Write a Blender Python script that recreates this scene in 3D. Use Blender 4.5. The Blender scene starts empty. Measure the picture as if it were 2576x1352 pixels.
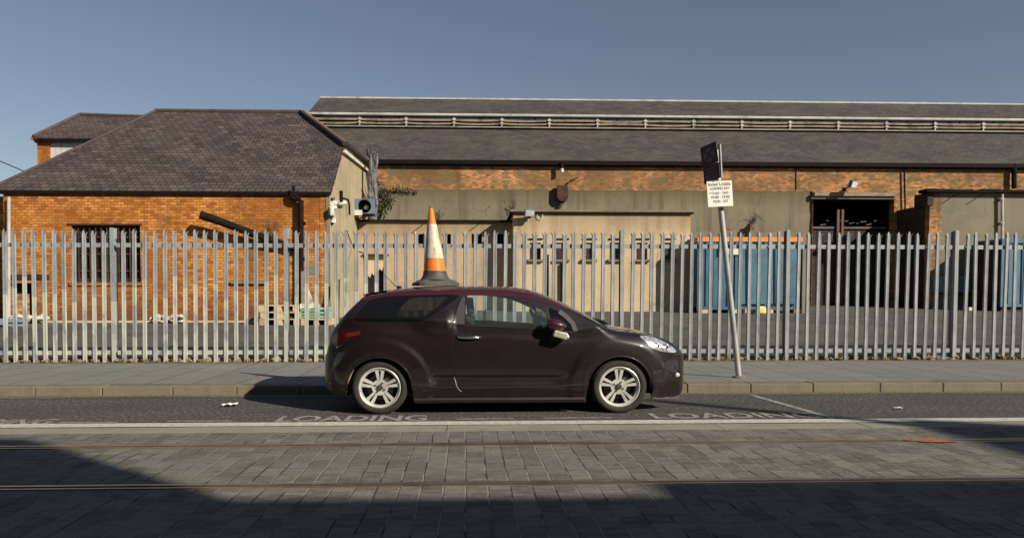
import bpy, bmesh, math, random
import numpy as np
from mathutils import Vector, Matrix, Euler
from mathutils.geometry import delaunay_2d_cdt
random.seed(7)
rnd = random.uniform
R = math.radians
scene = bpy.context.scene
col = scene.collection

# ------------------------------------------------------------------ camera
F, PW, PH = 1914.0, 2575.0, 1352.0        # focal length and picture size in measuring units
CAMH, YAW, PITCH, HORIZ = 1.31, R(2.2), R(2.2), 745.0
SX = PW / 2 - F * math.tan(YAW) - 1170.0
SHIFT = F * math.tan(PITCH) + (HORIZ - PH / 2)
cd = bpy.data.cameras.new('camera')
cd.lens = 36 * F / PW; cd.sensor_width = 36; cd.shift_y = SHIFT / PW; cd.shift_x = SX / PW
cd.clip_start = 0.1; cd.clip_end = 3000
cam = bpy.data.objects.new('camera', cd); col.objects.link(cam)
cam.location = (0, 0, CAMH); cam.rotation_euler = (R(90) - PITCH, 0, -YAW)
scene.camera = cam
CM = Euler((R(90) - PITCH, 0, -YAW)).to_matrix()

def ray(px, py):
    return CM @ Vector(((px - PW / 2 + SX) / F, (PH / 2 - py + SHIFT) / F, -1))
def at(px, py, Y):                        # point of the vertical plane y = Y seen at a measured place of the photograph
    d = ray(px, py); t = Y / d.y
    return Vector((d.x * t, Y, CAMH + d.z * t))
def gp(px, py, z=0.0):                    # point of the level z
    d = ray(px, py); t = (z - CAMH) / d.z
    return Vector((d.x * t, d.y * t, z))

# ------------------------------------------------------------------ light
SUN = Vector((3.10, -2.74, 2.25)).normalized()
w = bpy.data.worlds.new('World'); scene.world = w; w.use_nodes = True
wn = w.node_tree; wn.nodes.clear()
sky = wn.nodes.new('ShaderNodeTexSky'); sky.sky_type = 'NISHITA'; sky.sun_disc = False
sky.sun_elevation = math.asin(SUN.z); sky.sun_rotation = math.atan2(SUN.x, SUN.y)
sky.altitude = 800; sky.air_density = 1.1; sky.dust_density = 0.55; sky.ozone_density = 1.2
bg = wn.nodes.new('ShaderNodeBackground'); bg.inputs[1].default_value = 0.053
wo = wn.nodes.new('ShaderNodeOutputWorld')
hs_ = wn.nodes.new('ShaderNodeHueSaturation'); hs_.inputs['Saturation'].default_value = .86
tn = wn.nodes.new('ShaderNodeMix'); tn.data_type = 'RGBA'; tn.blend_type = 'MULTIPLY'; tn.inputs[0].default_value = 1.0; tn.inputs[7].default_value = (1.0, .98, .985, 1)
wn.links.new(sky.outputs[0], hs_.inputs['Color']); wn.links.new(hs_.outputs[0], tn.inputs[6]); wn.links.new(tn.outputs[2], bg.inputs[0]); wn.links.new(bg.outputs[0], wo.inputs[0])
ld = bpy.data.lights.new('sun', 'SUN'); ld.energy = 4.7; ld.angle = R(0.55); ld.color = (1, 0.90, 0.76)
lo = bpy.data.objects.new('sun', ld); col.objects.link(lo)
lo.rotation_euler = (-SUN).to_track_quat('-Z', 'Y').to_euler(); lo.location = (20, -20, 30)
vs = scene.view_settings
vs.view_transform = 'Standard'; vs.look = 'None'; vs.exposure = 0.40; vs.gamma = 1.0; vs.use_curve_mapping = False
scene.cycles.max_bounces = 8; scene.cycles.transparent_max_bounces = 16
scene.cycles.use_denoising = True

# ------------------------------------------------------------------ helpers
def wloc(o):
    l = Vector((0, 0, 0))
    while o is not None:
        l += o.location; o = o.parent
    return l
def tag(o, label=None, cat=None, group=None, kind=None):
    if label: o['label'] = label
    if cat: o['category'] = cat
    if group: o['group'] = group
    if kind: o['kind'] = kind
    return o
def thing(name, loc, label, cat, group=None):
    o = bpy.data.objects.new(name, None); col.objects.link(o)
    o.location = loc; o.empty_display_size = 0.2
    return tag(o, label, cat, group)

class MB:
    def __init__(s): s.v = []; s.f = []; s.m = []; s.n = None
    def add(s, vs_, fs, mi=0):
        b = len(s.v); s.v += [tuple(p) for p in vs_]
        for f in fs: s.f.append(tuple(i + b for i in f)); s.m.append(mi)
        return s
    def box(s, x0, x1, y0, y1, z0, z1, mi=0):
        p = [(x, y, z) for z in (z0, z1) for y in (y0, y1) for x in (x0, x1)]
        return s.add(p, [(0, 2, 3, 1), (4, 5, 7, 6), (0, 1, 5, 4), (2, 6, 7, 3), (0, 4, 6, 2), (1, 3, 7, 5)], mi)
    def obox(s, c, ax, ay, az, mi=0):       # oriented box: centre and three half axes
        c, ax, ay, az = map(Vector, (c, ax, ay, az))
        p = [c + ax * i + ay * j + az * k for k in (-1, 1) for j in (-1, 1) for i in (-1, 1)]
        return s.add(p, [(0, 2, 3, 1), (4, 5, 7, 6), (0, 1, 5, 4), (2, 6, 7, 3), (0, 4, 6, 2), (1, 3, 7, 5)], mi)
    def bar(s, a, b, wd, ht, mi=0, up=(0, 0, 1)):
        a, b, up = Vector(a), Vector(b), Vector(up); d = (b - a)
        sx = d.cross(up).normalized(); uz = sx.cross(d).normalized()
        return s.obox((a + b) / 2, d / 2, sx * wd / 2, uz * ht / 2, mi)
    def prism(s, poly, fn, d0, d1, mi=0):   # polygon (u, v) run from depth d0 to d1 through fn(u, v, d)
        n = len(poly)
        p = [fn(u, v, d0) for u, v in poly] + [fn(u, v, d1) for u, v in poly]
        return s.add(p, [tuple(range(n)), tuple(range(2 * n - 1, n - 1, -1))] +
                     [(i, i + n, (i + 1) % n + n, (i + 1) % n) for i in range(n)], mi)
    def poly(s, pts, mi=0): return s.add(pts, [tuple(range(len(pts)))], mi)
    def slab(s, pts, off, mi=0):            # flat polygon in space with thickness vector off
        pts = [Vector(p) for p in pts]; off = Vector(off); n = len(pts)
        return s.add(pts + [p + off for p in pts], [tuple(range(n)), tuple(range(2 * n - 1, n - 1, -1))] +
                     [(i, (i + 1) % n, (i + 1) % n + n, i + n) for i in range(n)], mi)
    def tube(s, path, r, n=8, mi=0, cap=True, sx=1.0):
        path = [Vector(p) for p in path]; rr = r if isinstance(r, (list, tuple)) else [r] * len(path)
        rings = []; prev = None
        for i, p in enumerate(path):
            t = (path[min(i + 1, len(path) - 1)] - path[max(i - 1, 0)]).normalized()
            if prev is None:
                a = Vector((0, 0, 1)) if abs(t.z) < .9 else Vector((1, 0, 0)); x = t.cross(a).normalized()
            else: x = (prev - t * prev.dot(t)).normalized()
            prev = x; y = t.cross(x)
            rings.append([p + (x * math.cos(k * 2 * math.pi / n) + y * math.sin(k * 2 * math.pi / n)) * rr[i] for k in range(n)])
        b = sum(rings, []); fs = []
        for i in range(len(path) - 1):
            for k in range(n): fs.append((i * n + k, i * n + (k + 1) % n, (i + 1) * n + (k + 1) % n, (i + 1) * n + k))
        if cap: fs += [tuple(range(n - 1, -1, -1)), tuple(range((len(path) - 1) * n, len(path) * n))]
        return s.add(b, fs, mi)
    def lathe(s, prof, fn, n=32, mi=0):     # prof = [(r, h)]; fn(a, b, h) -> point
        b = []; fs = []
        for r, h in prof: b += [fn(r * math.cos(k * 2 * math.pi / n), r * math.sin(k * 2 * math.pi / n), h) for k in range(n)]
        for i in range(len(prof) - 1):
            for k in range(n): fs.append((i * n + k, i * n + (k + 1) % n, (i + 1) * n + (k + 1) % n, (i + 1) * n + k))
        return s.add(b, fs, mi)
    def build(s, name, mats, parent=None, smooth=False, fix=True, label=None, angle=None, normals=None):
        off = wloc(parent) if parent else Vector((0, 0, 0))
        me = bpy.data.meshes.new(name)
        me.from_pydata([tuple(Vector(p) - off) for p in s.v], [], s.f)
        mats = mats if isinstance(mats, (list, tuple)) else [mats]
        for m in mats: me.materials.append(m)
        me.polygons.foreach_set('material_index', s.m)
        if fix:
            bm = bmesh.new(); bm.from_mesh(me); bmesh.ops.recalc_face_normals(bm, faces=bm.faces); bm.to_mesh(me); bm.free()
        if smooth: me.polygons.foreach_set('use_smooth', [True] * len(me.polygons))
        if angle is not None and smooth: me.set_sharp_from_angle(angle=R(angle))
        me.update()
        if normals is not None: me.normals_split_custom_set_from_vertices(normals)
        o = bpy.data.objects.new(name, me); col.objects.link(o)
        if parent: o.parent = parent
        if label: o['label'] = label
        return o

def inpoly(P, poly):
    P = np.asarray(P, float); x, y = P[:, 0], P[:, 1]; r = np.zeros(len(P), bool); n = len(poly)
    for i in range(n):
        x0, y0 = poly[i]; x1, y1 = poly[(i + 1) % n]
        if y0 == y1: continue
        c = ((y0 > y) != (y1 > y)) & (x < (x1 - x0) * (y - y0) / (y1 - y0) + x0); r ^= c
    return r
def plate(mb, outer, holes, fn, d0, d1, mi=0):   # flat sheet with real openings, run from depth d0 to d1
    loops = [outer] + holes; V = []; E = []
    for lp in loops:
        b = len(V); V += [Vector(p) for p in lp]; E += [(b + i, b + (i + 1) % len(lp)) for i in range(len(lp))]
    vv, ee, ff, *_ = delaunay_2d_cdt(V, E, [], 0, 1e-6)
    if not ff: return mb
    cen = [((vv[f[0]] + vv[f[1]] + vv[f[2]]) / 3) for f in ff]
    keep = inpoly(cen, outer)
    for h in holes: keep &= ~inpoly(cen, h)
    fs = [tuple(f) for f, k in zip(ff, keep) if k]; n = len(vv)
    mb.add([fn(p.x, p.y, d0) for p in vv], fs, mi)
    mb.add([fn(p.x, p.y, d1) for p in vv], [tuple(reversed(f)) for f in fs], mi)
    for lp in loops:
        k = len(lp)
        mb.add([fn(p[0], p[1], d0) for p in lp] + [fn(p[0], p[1], d1) for p in lp],
               [(i, (i + 1) % k, (i + 1) % k + k, i + k) for i in range(k)], mi)
    return mb
XZ = lambda Y: (lambda u, v, d: (u, Y + d, v))
def rect(x0, x1, z0, z1): return [(x0, z0), (x1, z0), (x1, z1), (x0, z1)]

# ------------------------------------------------------------------ materials
class G:
    def __init__(s, name):
        s.m = bpy.data.materials.new(name); s.m.use_nodes = True; s.t = s.m.node_tree; s.t.nodes.clear()
        s.out = s.t.nodes.new('ShaderNodeOutputMaterial')
        s.pos = None
    def n(s, typ, ins=None, out=0, **at_):
        nd = s.t.nodes.new(typ)
        for k, v in at_.items(): setattr(nd, k, v)
        for k, v in (ins or {}).items():
            if isinstance(v, bpy.types.NodeSocket): s.t.links.new(v, nd.inputs[k])
            else: nd.inputs[k].default_value = v
        return nd.outputs[out]
    def P(s):
        if s.pos is None: s.pos = s.n('ShaderNodeNewGeometry')
        return s.pos
    def O(s): return s.n('ShaderNodeTexCoord', out=3)
    def sep(s, v): nd = s.n('ShaderNodeSeparateXYZ', {0: v}).node; return nd.outputs
    def comb(s, x, y, z=0.0): return s.n('ShaderNodeCombineXYZ', {0: x, 1: y, 2: z})
    def math(s, op, a, b=0.0, clamp=False): return s.n('ShaderNodeMath', {0: a, 1: b}, operation=op, use_clamp=clamp)
    def scale(s, v, sc): return s.n('ShaderNodeVectorMath', {0: v, 1: sc}, operation='MULTIPLY')
    def noise(s, v, sc, det=4, rough=.55, out=0): return s.n('ShaderNodeTexNoise', {'Vector': v, 'Scale': sc, 'Detail': det, 'Roughness': rough}, out=out)
    def ramp(s, fac, stops, interp='LINEAR'):
        nd = s.n('ShaderNodeValToRGB', {0: fac}).node; cr = nd.color_ramp; cr.interpolation = interp
        while len(cr.elements) < len(stops): cr.elements.new(.5)
        for e, (p, c) in zip(cr.elements, stops):
            e.position = p; e.color = (*c, 1) if not isinstance(c, (int, float)) else (c, c, c, 1)
        return nd.outputs[0]
    def mix(s, f, a, b, mode='MIX'):
        nd = s.t.nodes.new('ShaderNodeMix'); nd.data_type = 'RGBA'; nd.blend_type = mode
        for i, v in ((0, f), (6, a), (7, b)):
            if isinstance(v, bpy.types.NodeSocket): s.t.links.new(v, nd.inputs[i])
            else: nd.inputs[i].default_value = v if i == 0 else ((*v, 1) if not isinstance(v, (int, float)) else (v, v, v, 1))
        return nd.outputs[2]
    def bump(s, h, st=.3, dist=.01): return s.n('ShaderNodeBump', {'Height': h, 'Strength': st, 'Distance': dist})
    def bsdf(s, **k):
        names = {'col': 'Base Color', 'rough': 'Roughness', 'metal': 'Metallic', 'spec': 'Specular IOR Level', 'nrm': 'Normal',
                 'coat': 'Coat Weight', 'cr': 'Coat Roughness', 'alpha': 'Alpha'}
        ins = {}
        for a, v in k.items():
            if a == 'col' and not isinstance(v, bpy.types.NodeSocket): v = (*v, 1)
            ins[names[a]] = v
        return s.n('ShaderNodeBsdfPrincipled', ins)
    def done(s, sh): s.t.links.new(sh, s.out.inputs[0]); return s.m

def plain(name, c, rough=.6, var=.25, sc=6.0, metal=0.0, spec=.4, c2=None, bump=0.0, **k):
    g = G(name); o = g.P()
    nz = g.noise(o, sc, 6)
    b = c2 or tuple(x * (1 - var) for x in c)
    a = tuple(min(1, x * (1 + var * .6)) for x in c)
    cc = g.ramp(nz, [(.3, b), (.5, c), (.72, a)])
    kw = dict(k)
    if bump: kw['nrm'] = g.bump(g.noise(o, sc * 6, 5), bump, .01)
    return g.done(g.bsdf(col=cc, rough=rough, metal=metal, spec=spec, **kw))

def brick_mat(name, stops, mortar, axis='x', bw=.20, bh=.086, stain=None, dirt=.35, patch=None, ms=.007, damp=None):
    g = G(name); p = g.P(); x, y, z = g.sep(p)[0:3]
    u = x if axis == 'x' else y
    wob = g.math('MULTIPLY', g.math('SUBTRACT', g.noise(p, 1.3, 3), .5), .012)
    v = g.comb(u, g.math('ADD', z, wob))
    nd = g.n('ShaderNodeTexBrick', {'Vector': v, 'Color1': (0, 0, 0, 1), 'Color2': (1, 1, 1, 1), 'Mortar': (.5, .5, .5, 1), 'Scale': 1.0,
             'Mortar Size': ms, 'Mortar Smooth': .3, 'Bias': 0.0, 'Brick Width': bw, 'Row Height': bh}, offset=.5, squash=1.0, squash_frequency=2).node
    per = g.mix(.50, nd.outputs[0], g.noise(p, 1.3, 8, .72))
    fine = g.mix(.32, per, g.noise(g.scale(p, (1, 1, 2.2)), 9.0, 5, .75))
    c = g.ramp(fine, stops)
    c = g.mix(g.math('MULTIPLY', nd.outputs[1], .75), c, mortar)
    big = g.noise(p, .55, 6, .65)
    c = g.mix(g.ramp(big, [(.42, 0.0), (.68, 1.0)]), c, tuple(q * (1 - dirt) for q in stops[1][1]), 'MIX') if dirt else c
    if patch:                                   # flaked or soot-marked areas
        pn = g.noise(g.scale(p, (1, 1, 1.6)), .9, 7, .7)
        c = g.mix(g.ramp(pn, [(.56, 0.0), (.62, 1.0)]), c, patch)
    st = g.noise(g.scale(p, (3.0, 3.0, .25)), 1.0, 5, .6)
    c = g.mix(g.ramp(st, [(.52, 0.0), (.75, .55)]), c, tuple(q * .45 for q in stops[1][1]))
    if damp is not None:                        # rising damp and splashed dirt at the foot, soot under the eaves
        e = g.math('ADD', z, g.math('MULTIPLY', g.math('SUBTRACT', g.noise(p, 1.1, 6, .7), .5), 1.5))
        c = g.mix(g.ramp(g.n('ShaderNodeMapRange', {0: e, 1: damp[0] + 1.1, 2: damp[0] - .1}), [(0.0, 0.0), (1.0, .85)]), c, (.10, .040, .022))
        c = g.mix(g.ramp(g.n('ShaderNodeMapRange', {0: e, 1: damp[1] - .35, 2: damp[1] + .3}), [(0.0, 0.0), (1.0, .65)]), c, (.11, .065, .035))
        sn = g.noise(g.scale(p, (.9, .9, .55)), .75, 8, .75); c = g.mix(g.ramp(sn, [(.54, 0.0), (.64, .65)]), c, (.16, .078, .035))
    h = g.math('SUBTRACT', g.math('MULTIPLY', g.noise(p, 28.0, 4), .4), g.math('MULTIPLY', nd.outputs[1], .8))
    return g.done(g.bsdf(col=c, rough=.9, spec=.15, nrm=g.bump(h, .7, .015)))

def render_mat(name, c, c_stain, streak=.5, top=None, sc=.7, crack=True):
    g = G(name); p = g.P(); x, y, z = g.sep(p)[0:3]
    a = g.noise(p, sc, 8, .65); b = g.noise(g.scale(p, (2.6, 2.6, .16)), 1.0, 6, .65)
    fine = g.noise(p, 22.0, 4, .7)
    cc = g.ramp(a, [(.30, tuple(q * .80 for q in c)), (.5, c), (.70, tuple(min(1, q * 1.10) for q in c))])
    cc = g.mix(g.ramp(b, [(.50, 0.0), (.72, streak)]), cc, c_stain)
    cc = g.mix(g.ramp(fine, [(.25, .25), (.45, 0.0)]), cc, tuple(q * .6 for q in c))
    blot = g.noise(p, 2.1, 8, .75)
    cc = g.mix(g.ramp(blot, [(.58, 0.0), (.70, .45)]), cc, c_stain)
    if crack:                                    # hairline cracks and damp patches
        wv = g.n('ShaderNodeVectorMath', {0: p, 1: g.scale(g.noise(p, 1.2, 4, out=1), (.35, .35, .35))}, operation='ADD')
        vo = g.n('ShaderNodeTexVoronoi', {'Vector': wv, 'Scale': .42}, feature='DISTANCE_TO_EDGE')
        cm = g.math('MULTIPLY', g.math('LESS_THAN', vo, .006), g.ramp(g.noise(p, .45, 3), [(.53, 0.0), (.58, .6)]))
        cc = g.mix(cm, cc, tuple(q * .30 for q in c))
        pt_ = g.noise(g.scale(p, (1, 1, 1.5)), .55, 3, .45); cc = g.mix(g.ramp(pt_, [(.585, 0.0), (.60, .40)]), cc, tuple(min(1, q * 1.18) for q in c))
    if top:                                      # moss and soot that hang from the coping
        e = g.math('ADD', z, g.math('MULTIPLY', g.math('SUBTRACT', b, .5), top[2]))
        cc = g.mix(g.ramp(g.n('ShaderNodeMapRange', {0: e, 1: top[0], 2: top[1]}), [(.0, 0.0), (1.0, .8)]), cc, top[3])
    return g.done(g.bsdf(col=cc, rough=.92, spec=.12, nrm=g.bump(g.noise(p, 30.0, 5, .65), .35, .012)))

def slate_mat(name, stops, w_=.34, h_=.17, moss=(.10, .105, .06), vax='x', k=1.75, wear=.5, lichen=True, bmp=.5, con=1.0, mort=.010):
    g = G(name); p = g.P(); x, y, z = g.sep(p)[0:3]
    u = x if vax == 'x' else y
    v = g.comb(u, g.math('MULTIPLY', z, k))
    nd = g.n('ShaderNodeTexBrick', {'Vector': v, 'Color1': (0, 0, 0, 1), 'Color2': (1, 1, 1, 1), 'Mortar': (.0, .0, .0, 1), 'Scale': 1.0,
             'Mortar Size': mort, 'Mortar Smooth': .5, 'Brick Width': w_, 'Row Height': h_}).node
    tone = g.mix(.62, nd.outputs[0], g.noise(g.scale(p, (.8, 1, 1.6)), 1.1, 8, .72))
    tone = g.mix(.18, tone, g.noise(g.scale(p, (1, 1, 2)), 8.0, 6, .7)); tone = g.ramp(tone, [(.5 - .24 / con, 0.0), (.5 + .24 / con, 1.0)])
    c = g.ramp(tone, stops)
    c = g.mix(g.ramp(g.noise(p, .5, 6, .65), [(.48, 0.0), (.66, wear)]), c, moss)
    c = g.mix(g.ramp(g.noise(g.scale(p, (.6, 1, 1.2)), .9, 4, .6), [(.50, 0.0), (.60, .42 * con)]), c, tuple(q * 1.9 for q in stops[1][1]))
    c = g.mix(g.ramp(g.noise(g.scale(p, (.5, 1.3, 1.2)), 1.3, 4, .6), [(.54, 0.0), (.64, .5 * con)]), c, stops[0][1])
    if lichen:
        c = g.mix(g.ramp(g.noise(p, 5.5, 5, .75), [(.66, 0.0), (.74, .6)]), c, (.19, .175, .14))
    c = g.mix(g.ramp(g.noise(g.scale(p, (.7, 1, 1.4)), 1.7, 5, .6), [(.60, 0.0), (.66, .5)]), c, (.105, .11, .105))
    c = g.mix(g.math('MULTIPLY', nd.outputs[1], .85), c, (.012, .010, .011))
    _, fy = None, None
    saw = g.math('FRACT', g.math('DIVIDE', g.math('MULTIPLY', z, k), h_))
    h = g.math('SUBTRACT', g.math('MULTIPLY', nd.outputs[0], .5), saw)
    return g.done(g.bsdf(col=c, rough=.75, spec=.25, nrm=g.bump(h, bmp, .02)))

def asphalt_mat(name, c, light=.25, sc=1.0, tint=None):
    g = G(name); p = g.P()
    sp = g.noise(g.scale(p, (1, .45, 1)), 30.0 * sc, 4, .8); big = g.noise(g.scale(p, (.5, 1.3, 1)), .9, 6, .65)
    cc = g.ramp(sp, [(.36, tuple(q * .5 for q in c)), (.52, c), (.66, tuple(q * (1.5 + light) for q in c))])
    cc = g.mix(g.ramp(big, [(.35, .55), (.6, 0.0)]), cc, tuple(q * .62 for q in c))
    if tint: cc = g.mix(g.ramp(g.noise(p, .35, 4), [(.45, 0.0), (.62, .6)]), cc, tint)
    vr = g.n('ShaderNodeTexVoronoi', {'Vector': p, 'Scale': 70 * sc})
    return g.done(g.bsdf(col=cc, rough=.9, spec=.10, nrm=g.bump(g.mix(.5, vr, sp), .5, .012)))

def setts_mat(name, c, along='y', bw=.62, bh=.158, joint=(.29, .27, .215), dark=(.035, .035, .034)):
    g = G(name); p = g.P(); x, y, z = g.sep(p)[0:3]
    wob = g.noise(g.scale(p, (1.2, 2.2, 1)), 1.0, 3)
    xx = g.math('ADD', x, g.math('MULTIPLY', g.math('SUBTRACT', wob, .5), .035))
    v = g.comb(y, xx)
    nd = g.n('ShaderNodeTexBrick', {'Vector': v, 'Color1': (0, 0, 0, 1), 'Color2': (1, 1, 1, 1), 'Mortar': (.5, .5, .5, 1), 'Scale': 1.0,
             'Mortar Size': .008, 'Mortar Smooth': .3, 'Brick Width': bw, 'Row Height': bh}, offset=.37, squash=.8, squash_frequency=3).node
    t = g.mix(.85, nd.outputs[0], g.noise(g.scale(p, (.7, 2.4, 1)), 6.0, 10, .78)); t = g.ramp(t, [(.30, 0.0), (.70, 1.0)])
    ln = g.math('ABSOLUTE', g.math('SUBTRACT', g.math('FRACT', g.math('DIVIDE', xx, bh)), .5)); lnf = g.ramp(ln, [(.450, 0.0), (.472, 1.0)]); jf = g.math('MAXIMUM', lnf, g.math('MULTIPLY', nd.outputs[1], .35))
    cc = g.ramp(t, [(.25, tuple(q * .66 for q in c)), (.5, c), (.75, tuple(q * 1.28 for q in c))])
    cc = g.mix(g.ramp(g.noise(g.scale(p, (.35, 1.0, 1)), 1.1, 6, .6), [(.42, .0), (.7, .45)]), cc, (.15, .15, .145))
    cc = g.mix(g.ramp(g.noise(p, 55.0, 4, .8), [(.34, .55), (.47, 0.0)]), cc, tuple(q * .45 for q in c)); cc = g.mix(g.ramp(g.noise(g.scale(p, (.6, 1.8, 1)), 24.0, 4, .8), [(.60, 0.0), (.72, .5)]), cc, tuple(q * 1.5 for q in c))
    cc = g.mix(g.ramp(g.noise(g.scale(p, (.8, 1.6, 1)), 7.0, 4, .6), [(.68, 0.0), (.73, .7)]), cc, dark)      # oil spots
    jc = g.mix(g.ramp(g.noise(p, 2.3, 4), [(.45, 0.0), (.6, 1.0)]), joint, dark)
    cc = g.mix(g.math('MULTIPLY', jf, .8), cc, jc)
    h = g.math('SUBTRACT', g.math('MULTIPLY', g.noise(p, 16.0, 6, .7), .55), jf)
    return g.done(g.bsdf(col=cc, rough=.85, spec=.08, nrm=g.bump(h, .8, .02)))

def paint_mark(name, c, worn=.5):
    g = G(name); p = g.P()
    k = g.ramp(g.noise(p, 14.0, 7, .75), [(.42, worn), (.58, 0.0)])
    k2 = g.ramp(g.noise(p, 60.0, 3, .7), [(.40, worn), (.56, 0.0)])
    cc = g.mix(k, c, (.075, .072, .066)); cc = g.mix(k2, cc, (.085, .08, .073))
    return g.done(g.bsdf(col=cc, rough=.8, spec=.2))

def galv_mat(name):
    g = G(name); o = g.O(); info = g.n('ShaderNodeObjectInfo', out=5); p = g.P(); x, y, z = g.sep(p)[0:3]
    sh = g.n('ShaderNodeVectorMath', {0: o, 1: g.comb(g.math('MULTIPLY', info, 37.0), 0, g.math('MULTIPLY', info, 53.0))}, operation='ADD')
    a = g.noise(g.scale(sh, (3, 3, 1.2)), 2.4, 6, .65)
    cc = g.ramp(a, [(.30, (.165, .185, .20)), (.5, (.265, .295, .31)), (.70, (.36, .38, .375))])
    cc = g.mix(g.math('MULTIPLY', info, .4), cc, (.30, .30, .28))
    # overpainted pale lengths, most of them on the left half of the fence
    lim = g.math('ADD', 1.45, g.math('MULTIPLY', g.math('SUBTRACT', info, .5), .5))
    low = g.math('LESS_THAN', z, lim)
    left = g.math('LESS_THAN', x, g.math('MULTIPLY', info, 5.0))
    pt = g.ramp(g.noise(g.scale(sh, (2, 2, .8)), 2.0, 4), [(.42, 0.0), (.5, 1.0)])
    cc = g.mix(g.math('MULTIPLY', g.math('MULTIPLY', low, g.math('MULTIPLY', left, g.math('LESS_THAN', x, -1.5))), g.math('MULTIPLY', pt, .55)), cc, (.56, .58, .47))
    rust = g.ramp(g.noise(g.scale(sh, (6, 6, 1.0)), 3.0, 6, .7), [(.62, 0.0), (.74, .5)])
    cc = g.mix(rust, cc, (.16, .14, .115))
    return g.done(g.bsdf(col=cc, rough=.62, metal=.15, spec=.35, nrm=g.bump(g.noise(sh, 30, 4), .15, .004)))

MAT = {}
MAT['brick'] = brick_mat('orange_brick', [(.16, (.085, .034, .016)), (.36, (.34, .115, .024)), (.52, (.56, .225, .048)), (.66, (.64, .30, .088)), (.84, (.74, .50, .28))],
                         (.20, .095, .035), dirt=.25, patch=None, ms=.011, damp=(.55, 4.75))
MAT['brick_side'] = brick_mat('orange_brick_side', [(.16, (.085, .034, .016)), (.36, (.34, .115, .024)), (.52, (.56, .225, .048)), (.66, (.64, .30, .088)), (.84, (.74, .50, .28))],
                              (.34, .235, .13), axis='y', dirt=.35)
MAT['old_brick'] = brick_mat('weathered_brick', [(.22, (.085, .058, .030)), (.40, (.25, .15, .07)), (.50, (.37, .205, .09)), (.62, (.54, .23, .095)), (.78, (.68, .44, .26))],
                             (.26, .20, .115), dirt=.35, patch=(.165, .125, .065))
MAT['old_brick_side'] = brick_mat('weathered_brick_side', [(.22, (.085, .058, .030)), (.40, (.25, .15, .07)), (.50, (.37, .205, .09)), (.62, (.54, .23, .095)), (.78, (.68, .44, .26))],
                                  (.26, .20, .115), axis='y', dirt=.45)
MAT['street_brick'] = brick_mat('street_brick', [(.2, (.06, .03, .022)), (.45, (.13, .06, .042)), (.6, (.17, .085, .055)), (.8, (.22, .12, .08)), (.9, (.25, .15, .1))], (.16, .13, .1))
MAT['cream'] = render_mat('cream_render', (.52, .40, .245), (.27, .20, .125), streak=.55)
MAT['gable'] = render_mat('gable_render', (.37, .31, .20), (.22, .185, .13), streak=.6)
MAT['olive'] = render_mat('olive_render', (.215, .182, .122), (.088, .076, .052), streak=.5, sc=.9)
MAT['drab'] = render_mat('drab_render', (.205, .182, .130), (.17, .145, .09), streak=.35)
MAT['slate'] = slate_mat('purple_slate', [(.15, (.040, .033, .035)), (.38, (.064, .049, .048)), (.55, (.086, .064, .058)), (.72, (.112, .084, .070)), (.9, (.16, .125, .10))], moss=(.070, .058, .048), wear=.5, w_=.26, h_=.215, con=.75, mort=.017)
MAT['slate_fine'] = slate_mat('grey_slate', [(.15, (.042, .037, .038)), (.40, (.060, .051, .050)), (.56, (.074, .064, .060)), (.74, (.098, .088, .074)), (.9, (.15, .14, .115))],
                              w_=.30, h_=.21, moss=(.098, .10, .072), wear=.55, k=2.0, bmp=.15, con=.5)
MAT['asphalt'] = asphalt_mat('bay_asphalt', (.095, .088, .081), light=.9)
MAT['yard'] = asphalt_mat('yard_asphalt', (.108, .102, .091), sc=.5, tint=(.14, .13, .11))
MAT['ground'] = asphalt_mat('ground_dirt', (.11, .10, .085), sc=.4)
MAT['setts'] = setts_mat('granite_setts', (.168, .160, .139), bw=.27, bh=.152)
MAT['edging'] = render_mat('granite_edging', (.27, .255, .205), (.15, .14, .11), streak=.2, sc=2.0, crack=False)
MAT['pave'] = None
g = G('pavement_slabs'); p = g.P(); x, y, z = g.sep(p)[0:3]
nd = g.n('ShaderNodeTexBrick', {'Vector': g.comb(y, x), 'Color1': (0, 0, 0, 1), 'Color2': (1, 1, 1, 1), 'Mortar': (.5, .5, .5, 1), 'Scale': 1.0,
         'Mortar Size': .010, 'Mortar Smooth': .3, 'Brick Width': 1.22, 'Row Height': .62}).node
t = g.mix(.80, nd.outputs[0], g.noise(g.scale(p, (.5, 1, 1)), 2.6, 8, .7))
c = g.ramp(t, [(.2, (.165, .17, .165)), (.5, (.205, .208, .198)), (.8, (.25, .248, .225))])
c = g.mix(g.ramp(g.noise(p, .8, 6, .65), [(.45, 0.0), (.7, .5)]), c, (.23, .21, .165))
c = g.mix(g.ramp(g.noise(p, 40, 3), [(.35, .35), (.5, 0.0)]), c, (.11, .11, .10)); c = g.mix(g.ramp(g.noise(p, 9.0, 2, .4), [(.70, 0.0), (.72, .55)]), c, (.08, .08, .075))
c = g.mix(g.math('MULTIPLY', nd.outputs[1], .9), c, (.05, .048, .042))
MAT['pave'] = g.done(g.bsdf(col=c, rough=.9, spec=.08, nrm=g.bump(g.math('SUBTRACT', g.noise(p, 35, 4), nd.outputs[1]), .35, .008)))
MAT['kerb'] = render_mat('kerb_granite', (.195, .170, .122), (.11, .095, .066), streak=.8, sc=2.6, crack=False)
MAT['white_paint'] = paint_mark('white_road_paint', (.62, .61, .54), .3)
MAT['worn_paint'] = paint_mark('worn_road_paint', (.44, .43, .385), .6)
MAT['orange_paint'] = paint_mark('orange_road_paint', (.62, .17, .06), .6)
MAT['rail'] = plain('rail_steel', (.38, .31, .235), .28, .4, 3.0, metal=.8)
MAT['rail_groove'] = plain('rail_groove', (.035, .028, .022), .8)
MAT['galv'] = galv_mat('galvanised_steel')
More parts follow.
